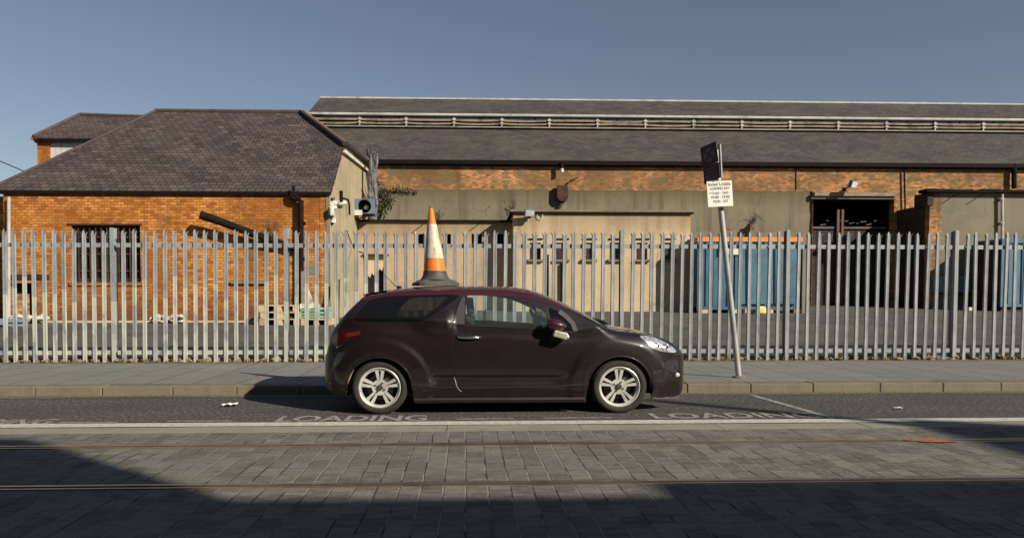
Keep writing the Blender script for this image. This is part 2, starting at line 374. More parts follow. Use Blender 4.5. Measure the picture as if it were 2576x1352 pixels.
MAT['gutter'] = plain('black_gutter', (.007, .005, .005), .8, spec=.15)
MAT['iron'] = plain('rusty_dark_iron', (.016, .011, .009), .9, .5, 4.0, spec=.1)
MAT['rust'] = plain('rusty_sheet', (.065, .03, .018), .85, .6, 3.0)
MAT['wood_dark'] = plain('dark_timber', (.032, .021, .015), .8, .5, 3.0)
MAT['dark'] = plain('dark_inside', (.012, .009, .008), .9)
MAT['white'] = plain('weathered_white_paint', (.62, .60, .54), .7, .25, 3.0, c2=(.33, .30, .25))
MAT['offwhite'] = plain('pale_lead', (.42, .40, .36), .7, .35, 2.0)
MAT['dull_lead'] = plain('dull_lead', (.25, .235, .20), .75, .4, 2.0)
MAT['tan_timber'] = plain('tan_timber', (.24, .20, .14), .8, .4, 3.0, c2=(.11, .088, .06))
MAT['pallet'] = plain('pallet_timber', (.56, .40, .23), .85, .35, 4.0, c2=(.28, .19, .11))
MAT['grime_glass'] = plain('grimy_glass', (.12, .15, .17), .25, .5, 2.0, spec=.5)
MAT['block'] = brick_mat('white_block', [(.2, (.42, .42, .41)), (.4, (.54, .54, .53)), (.55, (.58, .58, .57)), (.7, (.62, .62, .6)), (.9, (.66, .66, .64))], (.30, .29, .27), bw=.62, bh=.31, dirt=.1, ms=.016)
MAT['blue'] = plain('blue_paint', (.042, .122, .185), .5, .3, 1.6, c2=(.034, .088, .13))
MAT['blue2'] = plain('faded_blue_paint', (.058, .145, .21), .5, .3, 1.6)
MAT['orange'] = plain('orange_paint', (.80, .25, .035), .6, .2)
MAT['yellow'] = plain('yellow_pad', (.75, .60, .22), .7, .2)
MAT['green_crate'] = plain('green_crate_plastic', (.14, .36, .22), .5, .3)
MAT['stone'] = plain('rubble_stone', (.20, .165, .115), .9, .6, 5.0, c2=(.075, .05, .032), bump=.3)
MAT['leaf'] = plain('bush_leaf', (.055, .075, .028), .7, .5, 8.0)
MAT['dry'] = plain('dry_weed', (.23, .155, .075), .8, .5, 8.0, c2=(.10, .045, .025))
MAT['grey_wood'] = plain('grey_dead_wood', (.135, .138, .14), .85, .4, 5.0)
MAT['bluegrey'] = plain('blue_grey_metal', (.13, .17, .215), .5, .3, 3.0)
MAT['chrome'] = plain('bright_metal', (.75, .75, .74), .18, .1, 5.0, metal=1.0)
MAT['lamp_glass'] = plain('floodlight_glass', (.62, .60, .66), .2, .2, 5.0)
MAT['cable'] = plain('black_cable', (.02, .02, .02), .6)
MAT['sign_white'] = plain('sign_white', (.80, .78, .70), .5, .06, 3.0)
MAT['sign_text'] = plain('sign_text', (.16, .12, .13), .6)
MAT['sign_red'] = plain('sign_red_text', (.45, .06, .04), .6)
MAT['sign_dark'] = plain('sign_shaded_plate', (.085, .042, .036), .6, .3, 4.0)
MAT['sign_grey'] = plain('sign_dull_grey', (.13, .12, .125), .55)
MAT['pole'] = plain('pole_galvanised', (.36, .36, .345), .5, .3, 3.0, metal=.3, c2=(.24, .24, .23))
MAT['litter'] = plain('white_litter', (.72, .71, .66), .6, .15, 9.0)
MAT['tarp'] = plain('blue_grey_tarp', (.20, .25, .32), .6, .2)

# ------------------------------------------------------------------ ground, road, rails, pavement
def sheet(name, x0, x1, y0, y1, z, mat, z1=None, sub=1):
    mb = MB(); mb.add([(x0, y0, z), (x1, y0, z), (x1, y1, z if z1 is None else z1), (x0, y1, z if z1 is None else z1)], [(0, 1, 2, 3)])
    return tag(mb.build(name, mat, fix=False), kind='structure')
YK = gp(1170, 990).y                       # kerb face
YL0, YL1 = gp(1170, 1070).y, gp(1170, 1060).y
YE = gp(1170, 1083).y
YR2 = (gp(1170, 1120.5).y, gp(1170, 1113).y); YR1 = (gp(1170, 1222).y, gp(1170, 1211).y)
YF = 13.95; YFP = YF + .35
sheet('ground', -600, 600, -300, 900, -.05, MAT['ground'])
sheet('road', -80, 80, YL1 - .002, YK + .05, 0, MAT['asphalt'])
sheet('tram_paving', -80, 80, -4.9, YE, 0, MAT['setts'])
mb = MB(); x = -30.0
while x < 30:
    l = rnd(1.15, 1.5); mb.box(x, x + l - .008, YE + .002, YL1 - .003, -.04, rnd(0, .004)); x += l
tag(mb.build('edging_stones', MAT['edging']), kind='structure')
sheet('white_line', -80, 80, YL0 + .02, YL1, .009, MAT['white_paint'])
for nm, (a, b), lab in (('tram_rail', YR2, 'grooved steel tram rail running beside the edging stones of the loading bay'),
                        ('tram_rail', YR1, 'grooved steel tram rail nearest the deep foreground shade')):
    o = thing(nm, (0, (a + b) / 2, 0), lab, 'rail', 'tram rails in the paving')
    m_ = MB(); m_.box(-40, 40, a + (b - a) * .62, b - .01, -.05, .008); m_.box(-40, 40, a, a + (b - a) * .22, -.05, .008)
    m_.build('rail_head', MAT['rail'], o)
    m_ = MB(); m_.box(-40, 40, a + (b - a) * .23, a + (b - a) * .54, -.05, .003); m_.build('groove', MAT['rail_groove'], o)
mb = MB(); x = -40.0                        # kerb stones
while x < 40:
    l = rnd(.82, .95); j = rnd(-.004, .004)
    mb.box(x, x + l - .009, YK + j, YK + .28, -.04, .122 + rnd(-.004, .004)); x += l
kb = mb.build('kerb', MAT['kerb']); tag(kb, kind='structure')
bv = kb.modifiers.new('bevel', 'BEVEL'); bv.width = .012; bv.segments = 2
sheet('pavement', -80, 80, YK + .283, YF + .12, .121, MAT['pave'])
YSL = .040
def yz(Y): return .12 + (Y - 14.1) * YSL
sheet('yard', -80, 80, YF + .10, 60, yz(YF + .10), MAT['yard'], z1=yz(60))
# gutter strip of pale grit along the kerb and dirt along the fence
mb = MB(); xs = np.arange(-14, 14, .18)
mb.v = []; pts = []
for x in xs: pts.append((x, YK - .20 - .05 * math.sin(x * 1.9) - rnd(0, .03), .004)); pts.append((x, YK - .002, .004))
mb.add(pts, [(2 * i, 2 * i + 2, 2 * i + 3, 2 * i + 1) for i in range(len(xs) - 1)])
tag(mb.build('gutter_grit', asphalt_mat('grit', (.17, .155, .115)), fix=False), kind='structure')
mb = MB(); pts = []
for x in xs: pts.append((x, YF - .17 - .05 * math.sin(x * 1.3 + 2) - rnd(0, .05), .1255)); pts.append((x, YF + .13, .1255))
mb.add(pts, [(2 * i, 2 * i + 2, 2 * i + 3, 2 * i + 1) for i in range(len(xs) - 1)])
tag(mb.build('fence_foot_dirt', asphalt_mat('dirt', (.20, .155, .09)), fix=False), kind='structure')

mb = MB(); pts = []
for x in xs: pts.append((x, YF + .16 + rnd(0, .04), yz(YF + .16) + .009)); pts.append((x, YF + .75 + .2 * math.sin(x * 1.7) + rnd(0, .15), yz(YF + .8) + .007))
mb.add(pts, [(2 * i, 2 * i + 2, 2 * i + 3, 2 * i + 1) for i in range(len(xs) - 1)])
tag(mb.build('soil_shade_strip', asphalt_mat('soil_with_shade', (.030, .021, .015)), fix=False), kind='structure')  # soil tone deepened to carry the shade under the fence rail

# road paint: letters and lines
def text_mesh(body, size, bold=0.0):
    cu = bpy.data.curves.new('t', 'FONT'); cu.body = body; cu.size = size; cu.fill_mode = 'FRONT'; cu.offset = bold
    o = bpy.data.objects.new('t', cu); col.objects.link(o)
    bpy.context.view_layer.update()
    me = bpy.data.meshes.new_from_object(o.evaluated_get(bpy.context.evaluated_depsgraph_get()))
    vs_ = [tuple(v.co) for v in me.vertices]; fs = [tuple(p.vertices) for p in me.polygons]
    bpy.data.objects.remove(o); bpy.data.meshes.remove(me); bpy.data.curves.remove(cu)
    return vs_, fs
def text_fit(mb, body, fn, mi=0, bold=0.0):           # letters stretched to the unit square and placed by fn
    v, f = text_mesh(body, 1.0, bold)
    a = np.array(v); lo_, hi = a.min(0), a.max(0)
    mb.add([fn((p[0] - lo_[0]) / (hi[0] - lo_[0]), (p[1] - lo_[1]) / max(1e-6, hi[1] - lo_[1])) for p in v], f, mi)
def road_word(body, x0, x1, ya, yb):
    a, b = gp(x0, yb), gp(x1, yb); Y0 = gp(1170, yb).y; Y1 = gp(1170, ya).y
    mb = MB(); text_fit(mb, body, lambda u, v: (a.x + (b.x - a.x) * u + .0, Y0 + (Y1 - Y0) * v, .005), bold=.022)
    return tag(mb.build('road_marking', MAT['worn_paint'], fix=False), kind='structure')
road_word('LOADING', 694, 1072, 1043.5, 1057.5)
road_word('LOADING', 1652, 2092, 1042.5, 1055.5)
road_word('LOADING', -180, 137, 1047.5, 1060)
mb = MB()
for a, b, yy in ((165, 312, 1056.5), (430, 592, 1054.5), (1145, 1292, 1053.5), (1368, 1541, 1052.5)):
    Y = gp(1170, yy).y; mb.add([(gp(a, yy).x, Y - .026, .005), (gp(b, yy).x, Y - .026, .005), (gp(b, yy).x, Y + .026, .005), (gp(a, yy).x, Y + .026, .005)], [(0, 1, 2, 3)])
a, b = gp(1892, 994), gp(2097, 1052)
mb.add([(a.x - .045, a.y, .005), (b.x - .045, b.y, .005), (b.x + .045, b.y, .005), (a.x + .045, a.y, .005)], [(0, 1, 2, 3)])
tag(mb.build('road_marking', MAT['worn_paint'], fix=False), kind='structure')
mb = MB()
for (px, py, l, wd) in ((2325, 1108, .20, .05), (2360, 1112, .16, .035)):
    c_ = gp(px, py); n = 14
    mb.add([(c_.x + l * (1 + .25 * rnd(-1, 1)) * math.cos(k * 2 * math.pi / n), c_.y + wd * math.sin(k * 2 * math.pi / n), .0125) for k in range(n)], [tuple(range(n))])
tag(mb.build('spray_mark', MAT['orange_paint'], fix=False), kind='structure')

# ------------------------------------------------------------------ palisade fence
fence = thing('palisade_fence', (0, YF, .12), 'long galvanised steel palisade fence with three-pointed pales behind the pavement', 'fence')
H = 2.36
def picket_mesh():
    mb = MB()
    prof = [(-.037, .016), (-.028, -.008), (-.008, -.005), (.008, -.005), (.028, -.008), (.037, .016)]
    t = .004; poly = prof + [(x_, y_ + t) for x_, y_ in reversed(prof)]
    mb.prism(poly, lambda u, v, d: (u, v, d), -.02, H - .065)
    def spike(poly2, x0, dx, dy, top):
        n = len(poly2); cx_ = sum(p[0] for p in poly2) / n; cy_ = sum(p[1] for p in poly2) / n
        b = [(x_, y_, H - .065) for x_, y_ in poly2]
        m_ = [(x_ + dx * .5, y_ + dy * .5, H - .065 + (top - H + .065) * .55) for x_, y_ in poly2]
        tp = [(cx_ + dx + (x_ - cx_) * .42, cy_ + dy + (y_ - cy_) * .42, top) for x_, y_ in poly2]
        mb.add(b + m_ + tp, [(i, (i + 1) % n, (i + 1) % n + n, i + n) for i in range(n)] + [(i + n, (i + 1) % n + n, (i + 1) % n + 2 * n, i + 2 * n) for i in range(n)] + [tuple(range(2 * n, 3 * n))])
    spike([(-.037, .012), (-.020, -.010), (-.020, -.004), (-.035, .018)], 0, -.030, -.016, H - .004)
    spike([(.037, .012), (.020, -.010), (.020, -.004), (.035, .018)], 0, .034, -.016, H - .002)
    spike([(-.024, -.008), (-.008, -.005), (.008, -.005), (.024, -.008), (.022, -.003), (.0, .002), (-.022, -.003)], 0, -.003, .004, H + .028)
    return mb
posts = [-991, -566, -141, 284, 718, 1143, 1564, 1980, 2402, 2822, 3246]
PX = [at(p, 745, YF).x for p in posts]
first = None; outer = MB()
NB = 17
def place_pickets():
    global first
    for i in range(len(PX) - 1):
        for k in range(1, NB):
            x = PX[i] + (PX[i + 1] - PX[i]) * k / NB + rnd(-.006, .006)
            px = 1170 + F * (x / YF)
            lean = (rnd(-.005, .005) if random.random() < .85 else rnd(-.016, .014)) + .009
            if px < -10 or px > 2625:
                pm = picket_mesh(); outer.add([(x + v[0] + v[2] * lean, YF + v[1], .12 + v[2]) for v in pm.v], pm.f); continue
            if first is None:
                o = picket_mesh().build('picket', MAT['galv'], None); o.parent = fence; first = o
            else:
                o = first.copy(); col.objects.link(o); o.parent = fence
            o.location = (x, rnd(-.004, .004), rnd(-.022, .012)); o.rotation_euler = (rnd(-.004, .004), lean, rnd(-.16, .16))
place_pickets()
o = outer.build('picket', MAT['galv'], fence); o['kind'] = 'stuff'
pr = None
for x in PX:                                # rolled steel posts behind the pales
    if pr is None:
        m_ = MB(); h_ = 2.42
        for (a, b, c_, d_) in ((-.034, .034, .0, .009), (-.034, .034, .135, .144), (-.005, .005, .009, .135)): m_.box(a, b, c_, d_, -.1, h_)
        pr = m_.build('post', MAT['galv'], None); o = pr
    else: o = pr.copy(); col.objects.link(o)
    o.parent = fence; o.location = (x, -.012, 0); o.rotation_euler = (0, rnd(-.002, .008), 0)
zt = at(1170, 617, YF).z; zb_ = at(1170, 883, YF).z
for i in range(len(PX) - 1):
    for z in (zt, zb_):
        m_ = MB(); a, b = PX[i] + .055, PX[i + 1] - .055
        m_.box(a, b, YF + .022, YF + .028, z - .045, z + .03); m_.box(a, b, YF + .029, YF + .07, z + .022, z + .03)
        for k in range(1, NB):                # bolts of the pales
            xx = PX[i] + (PX[i + 1] - PX[i]) * k / NB; m_.box(xx - .012, xx + .012, YF - .0, YF + .021, z - .018, z + .006)
        m_.build('fence_rail', MAT['galv'], fence)
# stones, grit and dry growth along the foot of the fence
def stone(mb, c_, r, mi=0):
    d = [(1, 0, 0), (-1, 0, 0), (0, 1, 0), (0, -1, 0), (0, 0, 1), (0, 0, -1), (.7, .7, .5), (-.7, .7, .5), (.7, -.7, .5), (-.7, -.7, .5), (.7, .7, -.4), (-.7, .7, -.4), (.7, -.7, -.4), (-.7, -.7, -.4)]
    sx, sy, sz = rnd(.7, 1.4), rnd(.7, 1.2), rnd(.5, .9); a = rnd(0, 6.3)
    pts = [Vector((x * sx, y * sy, z * sz)) * r * rnd(.75, 1.1) for x, y, z in d]
    pts = [(c_[0] + p.x * math.cos(a) - p.y * math.sin(a), c_[1] + p.x * math.sin(a) + p.y * math.cos(a), c_[2] + p.z) for p in pts]
    bm = bmesh.new(); vv = [bm.verts.new(p) for p in pts]; rr = bmesh.ops.convex_hull(bm, input=vv)
    bm.verts.index_update(); used = [v for v in bm.verts]; idx = {v: i for i, v in enumerate(used)}
    mb.add([v.co[:] for v in used], [tuple(idx[v] for v in f.verts) for f in bm.faces], mi); bm.free()
mb = MB()
for i in range(620):
    x = rnd(-11, 11.5); y = YF + random.choice((rnd(.05, .3), rnd(-.10, .12), rnd(.1, .2)))
    stone(mb, (x, y, .135 + rnd(0, .03)), rnd(.022, .062), 0)
for x0, x1 in ((-5.6, -3.9), (-3.4, -1.6), (4.6, 6.8), (8.5, 10.8)):   # low broken concrete haunch that carries the stones
    n = 16
    for k in range(n): stone(mb, (x0 + (x1 - x0) * k / n + rnd(-.05, .05), YF + .10 + rnd(-.03, .03), .15), rnd(.06, .10))
tag(mb.build('rubble', MAT['stone']), 'loose stones and broken concrete heaped along the foot of the steel fence', 'rubble', kind='stuff')
def blades(mb, c_, n, h, spread, wd=.006):
    for i in range(n):
        a = rnd(0, 6.3); l = rnd(.4, 1) * h; s_ = rnd(.1, 1) * spread; b = Vector(c_) + Vector((rnd(-.05, .05), rnd(-.05, .05), 0)) * (h / .2)
        t = b + Vector((math.cos(a) * s_, math.sin(a) * s_, l)); m_ = (b + t) / 2 + Vector((0, 0, l * .15))
        sd = Vector((-math.sin(a), math.cos(a), 0)) * wd
        mb.add([b - sd, b + sd, m_ + sd * .8, m_ - sd * .8, t], [(0, 1, 2, 3), (3, 2, 4)])
mb = MB()
for i in range(150): blades(mb, (rnd(-11, 11.5), YF + rnd(-.14, .10), .125), 7, rnd(.05, .15), .07, .007)
tag(mb.build('dry_grass', MAT['dry'], fix=False), 'dry brown grass growing along the pavement edge under the fence', 'grass', kind='stuff')

# ------------------------------------------------------------------ orange brick workshop on the left
YB = 24.0
def px_rect(x0, x1, yt, yb, Y): a, b = at(x0, yb, Y), at(x1, yt, Y); return rect(a.x, b.x, a.z, b.z)
ws = thing('brick_workshop', (at(420, 812, YB).x, YB, yz(YB)), 'orange brick workshop with a purple slate hipped roof and barred window on the left', 'building')
xr = at(828, 480, YB).x; xl = at(8, 480, YB).x; ze = at(600, 480, YB).z; zg = yz(YB) - .25
xf = xr - .31
mb = MB(); win = px_rect(182, 352, 567, 709, YB); low = px_rect(26, 84, 712, 806, YB); nic = px_rect(150, 190, 735, 752, YB)
nb = px_rect(168, 196, 752, 768, YB)
plate(mb, rect(xl, xr - .303, zg, ze), [win, low], XZ(YB), 0, .34); mb.build('front_wall', MAT['brick'], ws)
cx0, cx1, cz0, cz1 = win[0][0], win[1][0], win[0][1], win[2][1]
fr = MB(); plate(fr, rect(cx0 + .003, cx1 - .003, cz0 + .003, cz1 - .003), [rect(cx0 + .10, cx1 - .10, cz0 + .12, cz1 - .10)], XZ(YB + .10), 0, .1)
wd_ = fr.build('window', MAT['wood_dark'], ws)
b_ = MB()
for k in range(1, 12): xx = cx0 + (cx1 - cx0) * k / 12; b_.box(xx - .016, xx + .016, YB + .06, YB + .09, cz0 + .02, cz1 - .02)
for z in (cz0 + .35, (cz0 + cz1) / 2, cz1 - .35): b_.box(cx0 + .02, cx1 - .02, YB + .092, YB + .098, z - .025, z + .025)
b_.build('security_bars', MAT['rust'], wd_)
b_ = MB(); b_.box(cx0 + .10, cx1 - .10, YB + .15, YB + .17, cz0 + .12, cz1 - .1); b_.build('pane', plain('black_pane', (.02, .016, .014), .3), wd_)
b_ = MB(); b_.box(cx0 - .08, cx1 + .08, YB - .05, YB - .003, cz0 - .11, cz0 - .003); b_.build('window_sill', MAT['brick'], wd_)
b_ = MB(); b_.box(cx0 - .12, cx1 + .06, YB - .03, YB - .003, cz1 + .003, cz1 + .05); b_.build('lintel', MAT['wood_dark'], wd_)
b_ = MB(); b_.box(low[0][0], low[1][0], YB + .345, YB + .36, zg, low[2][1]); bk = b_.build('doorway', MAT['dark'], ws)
b_ = MB(); bl = px_rect(26, 70, 738, 806, YB + .15); b_.box(low[0][0] + .003, bl[1][0], YB + .12, YB + .3, bl[0][1], bl[2][1]); b_.build('brick_infill', MAT['old_brick'], bk)
b_ = MB(); l_ = px_rect(6, 124, 690, 702, YB); b_.box(l_[0][0], l_[1][0], YB - .04, YB - .003, l_[0][1], l_[2][1]); b_.build('lintel', MAT['wood_dark'], bk)
b_ = MB(); l_ = px_rect(582, 672, 706, 713, YB); b_.box(l_[0][0], l_[1][0], YB - .10, YB - .003, l_[0][1], l_[2][1]); b_.build('ledge', MAT['olive'], ws)
b_ = MB(); l_ = px_rect(-60, 828, 800, 811, YB); b_.box(l_[0][0], l_[1][0], YB - .22, YB - .003, yz(YB) - .2, yz(YB) + .05); b_.build('concrete_footing', MAT['cream'], ws)
b_ = MB(); l_ = px_rect(771, 826, 666, 690, YB); b_.box(l_[0][0], l_[1][0], YB - .008, YB - .003, l_[0][1], l_[2][1]); b_.build('mortar_patch', MAT['drab'], ws)
# gable on the right with a half hip above
YW = 33.4
yp = 26.4; zp = 6.30; yq = 32.6; zq = at(921, 424, yq).z
gw = MB(); gw.prism([(YB - .002, zg), (YW - .02, zg), (YW - .02, zq - .8), (yq, zq - .04), (yp, zp - .06), (YB - .002, ze - .07)], lambda u, v, d: (xr + d, u, v), -.30, 0.0)
gable = gw.build('gable_wall', MAT['gable'], ws)
b_ = MB(); b_.box(xr - .10, xr + .012, YB - .03, YB - .006, zg, ze - .06); b_.build('corner_board', MAT['drab'], ws)
b_ = MB(); b_.box(xr - .302, xr - .11, YB - .012, YB - .004, zg, ze - .06); b_.build('brick_return', MAT['brick'], ws)
fb = MB(); fb.bar((xr + .07, yp + .1, zp + .06), (xr + .07, yq + .2, zq + .05), .08, .24); fb.build('fascia_board', MAT['white'], ws)
# roof planes
ye = YB - .05; zee = ze - .02
A0 = Vector((xl - .35, ye, zee)); A1 = Vector((xr + .06, ye, zee))
Yr = 29.4; rz = at(755, 284, Yr).z; Rr = Vector((at(755, 284, Yr).x, Yr, rz)); Rl = Vector((at(393, 285, Yr).x, Yr, rz))
Hp = Vector((xr + .10, yp - .05, zp + .14)); Hq = Vector((xr + .16, yq + .25, zq + .16))
ybk = 2 * Yr - YB
rf = MB()
rf.slab([A0, A1, Hp, Rr, Rl], (0, .03, -.08))
rf.slab([Hp, Hq, Rr], (-.04, 0, -.06))
rf.slab([(xl - .35, ybk, zee), Rl, A0], (.03, 0, -.06))
rf.slab([Rl, Rr, Hq, (xr, ybk, zee), (xl - .35, ybk, zee)], (0, -.03, -.08))
roof = rf.build('roof', MAT['slate'], ws)
b_ = MB(); b_.tube([Rl + Vector((-.05, 0, .02)), Rr + Vector((.05, 0, .02))], .09, 8)
b_.tube([A0 + Vector((0, .1, .08)), Rl + Vector((0, 0, .03))], .06, 6)
b_.build('ridge_tiles', plain('ridge_tile', (.062, .046, .04), .8, .4, 3.0), roof)
b_ = MB(); b_.bar(Rr + Vector((.02, -.02, .05)), Hp + Vector((.03, -.05, .05)), .15, .10)
b_.bar(Hp + Vector((.05, -.1, .06)), Hq + Vector((.06, 0, .06)), .16, .12); b_.build('hip_flashing', plain('hip_lead', (.036, .025, .024), .7, .3), roof)
b_ = MB(); b_.bar(Rr + Vector((.13, 0, .06)), Hq + Vector((.17, 0, .09)), .05, .10); b_.build('barge_board', plain('brown_board', (.19, .105, .06), .8, .3), roof)
gt = MB(); gt.box(xl - .45, xr + .05, ye - .05, ye + .03, zee - .105, zee - .01); gt.build('gutter', MAT['gutter'], ws)
def pipe_px(mb, pts, Y, r, n=8): mb.tube([at(p[0], p[1], Y) for p in pts], r, n)
dp = MB(); pipe_px(dp, [(733, 484), (734, 497), (744, 501), (757, 505), (757, 700), (757, 806)], YB - .16, .085)
pipe_px(dp, [(738, 467), (739, 490), (750, 497), (757, 506)], YB - .2, .05)
for yy in (560, 650, 740): c_ = at(757, yy, YB - .16); dp.box(c_.x - .11, c_.x + .11, YB - .2, YB - .003, c_.z - .04, c_.z + .04)
dp.build('downpipe', MAT['iron'], ws)
dp = MB(); pipe_px(dp, [(22, 495), (22, 812)], YB - .12, .05); dp.build('downpipe', MAT['offwhite'], ws)
o = tag(MB().tube([at(504, 540, YB - .5), at(560, 559, YB - .42), at(640, 589, YB - .3), at(712, 614, YB - .16), at(748, 626, YB - .12)], [.13, .12, .115, .11, .105], 12).build('shadow_pipe', MAT['iron'], smooth=True, angle=50),
        'dark pipe shape standing in for a shadow slanting down across the orange brick wall', 'pipe')  # pipe shape added in place of a shadow with no visible caster

# smaller house behind it
YH = 41.0
hs = thing('rear_brick_house', (at(200, 400, YH).x, YH, 1.0), 'brick pier and white block house with a slate roof rising behind the workshop', 'house')
e0, e1 = at(84, 345, YH - .35), at(620, 352, YH - .35); r0, r1 = at(200, 290, YH + 3.2), at(620, 304, YH + 3.2)
b_ = MB(); b_.slab([e0, e1, r1, r0], (0, .03, -.12)); b_.slab([(e0.x, YH + 7, e0.z), e0, r0], (.03, 0, -.1)); b_.build('roof', MAT['slate'], hs)
b_ = MB(); b_.tube([e0 + Vector((0, 0, .04)), r0 + Vector((0, 0, .05))], .09, 6); b_.tube([r0 + Vector((0, 0, .05)), r1 + Vector((0, 0, .05))], .10, 6); b_.build('ridge_tiles', plain('red_ridge', (.085, .05, .042), .8, .4), hs)
b_ = MB(); p0, p1 = at(97, 412, YH), at(127, 360, YH); b_.box(p0.x, p1.x, YH - .1, YH + .7, -1, p1.z)
q0, q1 = at(91, 360, YH), at(125, 348, YH); b_.box(q0.x, q1.x + .1, YH - .2, YH + .75, q0.z, (q0.z + q1.z) / 2); b_.box(q0.x - .12, q1.x + .2, YH - .3, YH + .8, (q0.z + q1.z) / 2 + .002, q1.z)
b_.build('brick_pier', brick_mat('pier_brick', [(.16, (.085, .034, .016)), (.36, (.34, .115, .024)), (.52, (.52, .20, .045)), (.66, (.60, .27, .085)), (.84, (.70, .46, .25))], (.20, .095, .035), dirt=.25), hs)
b_ = MB(); p0, p1 = at(127, 420, YH), at(620, 348, YH); b_.box(p0.x + .03, p1.x, YH - .02, YH + .5, -1, p1.z - .1); b_.build('wall', MAT['block'], hs)
b_ = MB(); a, b = at(88, 345, YH - .55), at(620, 356, YH - .55); b_.box(a.x, b.x, YH - .37, YH - .25, b.z - .0, a.z - .02); b_.build('fascia_board', MAT['gutter'], hs)
tag(MB().tube([at(-60, 386, 30), at(-10, 401, 30), at(40, 422, 30), at(110, 452, 30)], .02, 5).build('overhead_cable', MAT['cable']), 'thin black overhead cable sagging at the left edge of the sky', 'cable')
tag(MB().box(-45, xl - .02, YB + 1.2, YB + 1.6, 0, ze - .05).build('side_wall', MAT['brick']), 'red brick wall standing back beside the pale pipe at the far left edge', 'wall')

# ------------------------------------------------------------------ long warehouse
zwe = at(1600, 408, YW - .14).z
wh = thing('long_warehouse', (at(1700, 780, YW).x, YW, yz(YW)), 'very long brick warehouse with a grey slate roof and raised ridge vent', 'building')
x0, x1 = at(760, 400, YW).x, at(2900, 400, YW).x
op = px_rect(2040, 2249, 500, 800, YW); op[0] = (op[0][0], .2); op[1] = (op[1][0], .2)
zband = at(1600, 479, YW).z
xst = at(2034, 500, YW).x
mb = MB(); plate(mb, [(x0, zband), (op[0][0] - .01, zband), (op[0][0] - .01, 0), (x1, 0), (x1, zwe), (x0, zwe)], [[(op[0][0], .3), (op[1][0], .3), op[2], op[3]]], XZ(YW), 0, .4)
wall = mb.build('brick_wall', MAT['old_brick'], wh)
mb = MB(); top = [(x0, zband - .003)]
mb.prism([(x0, 0), (xst, 0)] + [(xst + rnd(-.03, .05), zband - .02 - k * .35) for k in range(11, -1, -1)] + [(x0, zband - .003)], XZ(YW), -.06, .3)
MAT['olive_w'] = render_mat('stained_band', (.205, .178, .124), (.082, .072, .050), streak=.75, sc=.9, top=(zband - .75, zband + .05, .5, (.10, .085, .045)))
mb.build('render_band', MAT['olive_w'], wh)
# dark doorway with its sliding door gear
dx0, dx1, dzt = op[0][0], op[1][0], op[2][1]
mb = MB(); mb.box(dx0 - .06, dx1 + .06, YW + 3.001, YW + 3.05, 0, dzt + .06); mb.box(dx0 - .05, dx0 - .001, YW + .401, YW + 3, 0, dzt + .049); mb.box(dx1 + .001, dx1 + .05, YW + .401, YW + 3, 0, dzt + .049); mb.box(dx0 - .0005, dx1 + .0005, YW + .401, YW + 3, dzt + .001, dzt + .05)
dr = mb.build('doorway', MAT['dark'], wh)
mb = MB(); a = at(2111, 600, YW + .3)
for px in (2106, 2117): xx = at(px, 600, YW + .3).x; mb.box(xx - .055, xx + .055, YW + .25, YW + .33, .5, dzt - .45)
mb.build('door_post', plain('brown_timber', (.13, .075, .045), .8, .3), dr)
mb = MB(); a, b = at(2040, 572, YW + .3), at(2230, 568, YW + .3); mb.box(a.x, b.x, YW + .34, YW + .40, a.z - .05, a.z + .05); mb.build('door_rail', plain('dull_rail', (.10, .085, .075), .8, .4, 2.0), dr)
mb = MB()
for px in np.arange(2066, 2228, 15):
    c_ = at(px + rnd(-3, 3), 560 + rnd(-6, 6), YW + .5); mb.obox(c_, Vector((rnd(.05, .14), 0, rnd(-.01, .03))), Vector((0, .02, 0)), Vector((-.01, 0, rnd(.01, .025))))
mb.build('broken_glazing', plain('dusty_glass', (.09, .09, .09), .4, .4, 6.0), dr)
mb = MB()
for k in range(12): xx = dx0 + .05 + k * (dx1 - dx0 - .1) / 12; mb.box(xx, xx + (dx1 - dx0) / 12 - .03, YW + .36, YW + .39, .3, a.z - .12)
mb.build('door_boards', MAT['wood_dark'], dr)
mb = MB(); a, b = at(2046, 493, YW - .2), at(2252, 486, YW - .2); mb.box(a.x, b.x, YW - .32, YW - .05, a.z, b.z + .02); mb.build('track_cover', MAT['tan_timber'], dr)
mb = MB(); a, b = at(2040, 500, YW - .2), at(2249, 494, YW - .2); mb.box(a.x, b.x, YW - .22, YW - .06, a.z, b.z - .003); mb.build('door_track', plain('dull_track', (.15, .125, .10), .8, .4, 2.0), dr)
# roofs
yA, zA = YW - .14, zwe + .02
yT = 37.0; zT = at(1600, 326, yT).z
x0r, x1r = at(770, 330, yT).x - 1, at(2900, 400, YW).x
rs = MB(); rs.slab([(x0r, yA, zA), (x1r, yA, zA), (x1r, yT, zT), (x0r, yT, zT)], (0, .05, -.12)); rs.build('roof', MAT['slate_fine'], wh)
g_ = MB(); g_.box(x0r + 2.2, x1r, yA - .12, yA + .0, zA - .16, zA + .01); g_.build('gutter', MAT['gutter'], wh)
g_ = MB(); g_.box(x0r, x1r, YW - .02, YW + .2, zA - .22, zA - .16); g_.build('wall_plate', MAT['wood_dark'], wh)
zM0 = at(1600, 289, yT - .22).z; yM = yT - .22; yR = 38.9; zR = at(1600, 254, yR).z
xm0 = at(776, 288, yM).x; xm1 = at(806, 255, yR).x
rs = MB(); rs.slab([(xm0, yM, zM0), (x1r, yM, zM0), (x1r, yR, zR), (xm1, yR, zR)], (0, .04, -.10)); rs.slab([(xm0, yM + 4.6, zM0), (xm0, yM, zM0), (xm1, yR, zR)], (.04, 0, -.08))
mon = rs.build('vent_roof', MAT['slate_fine'], wh)
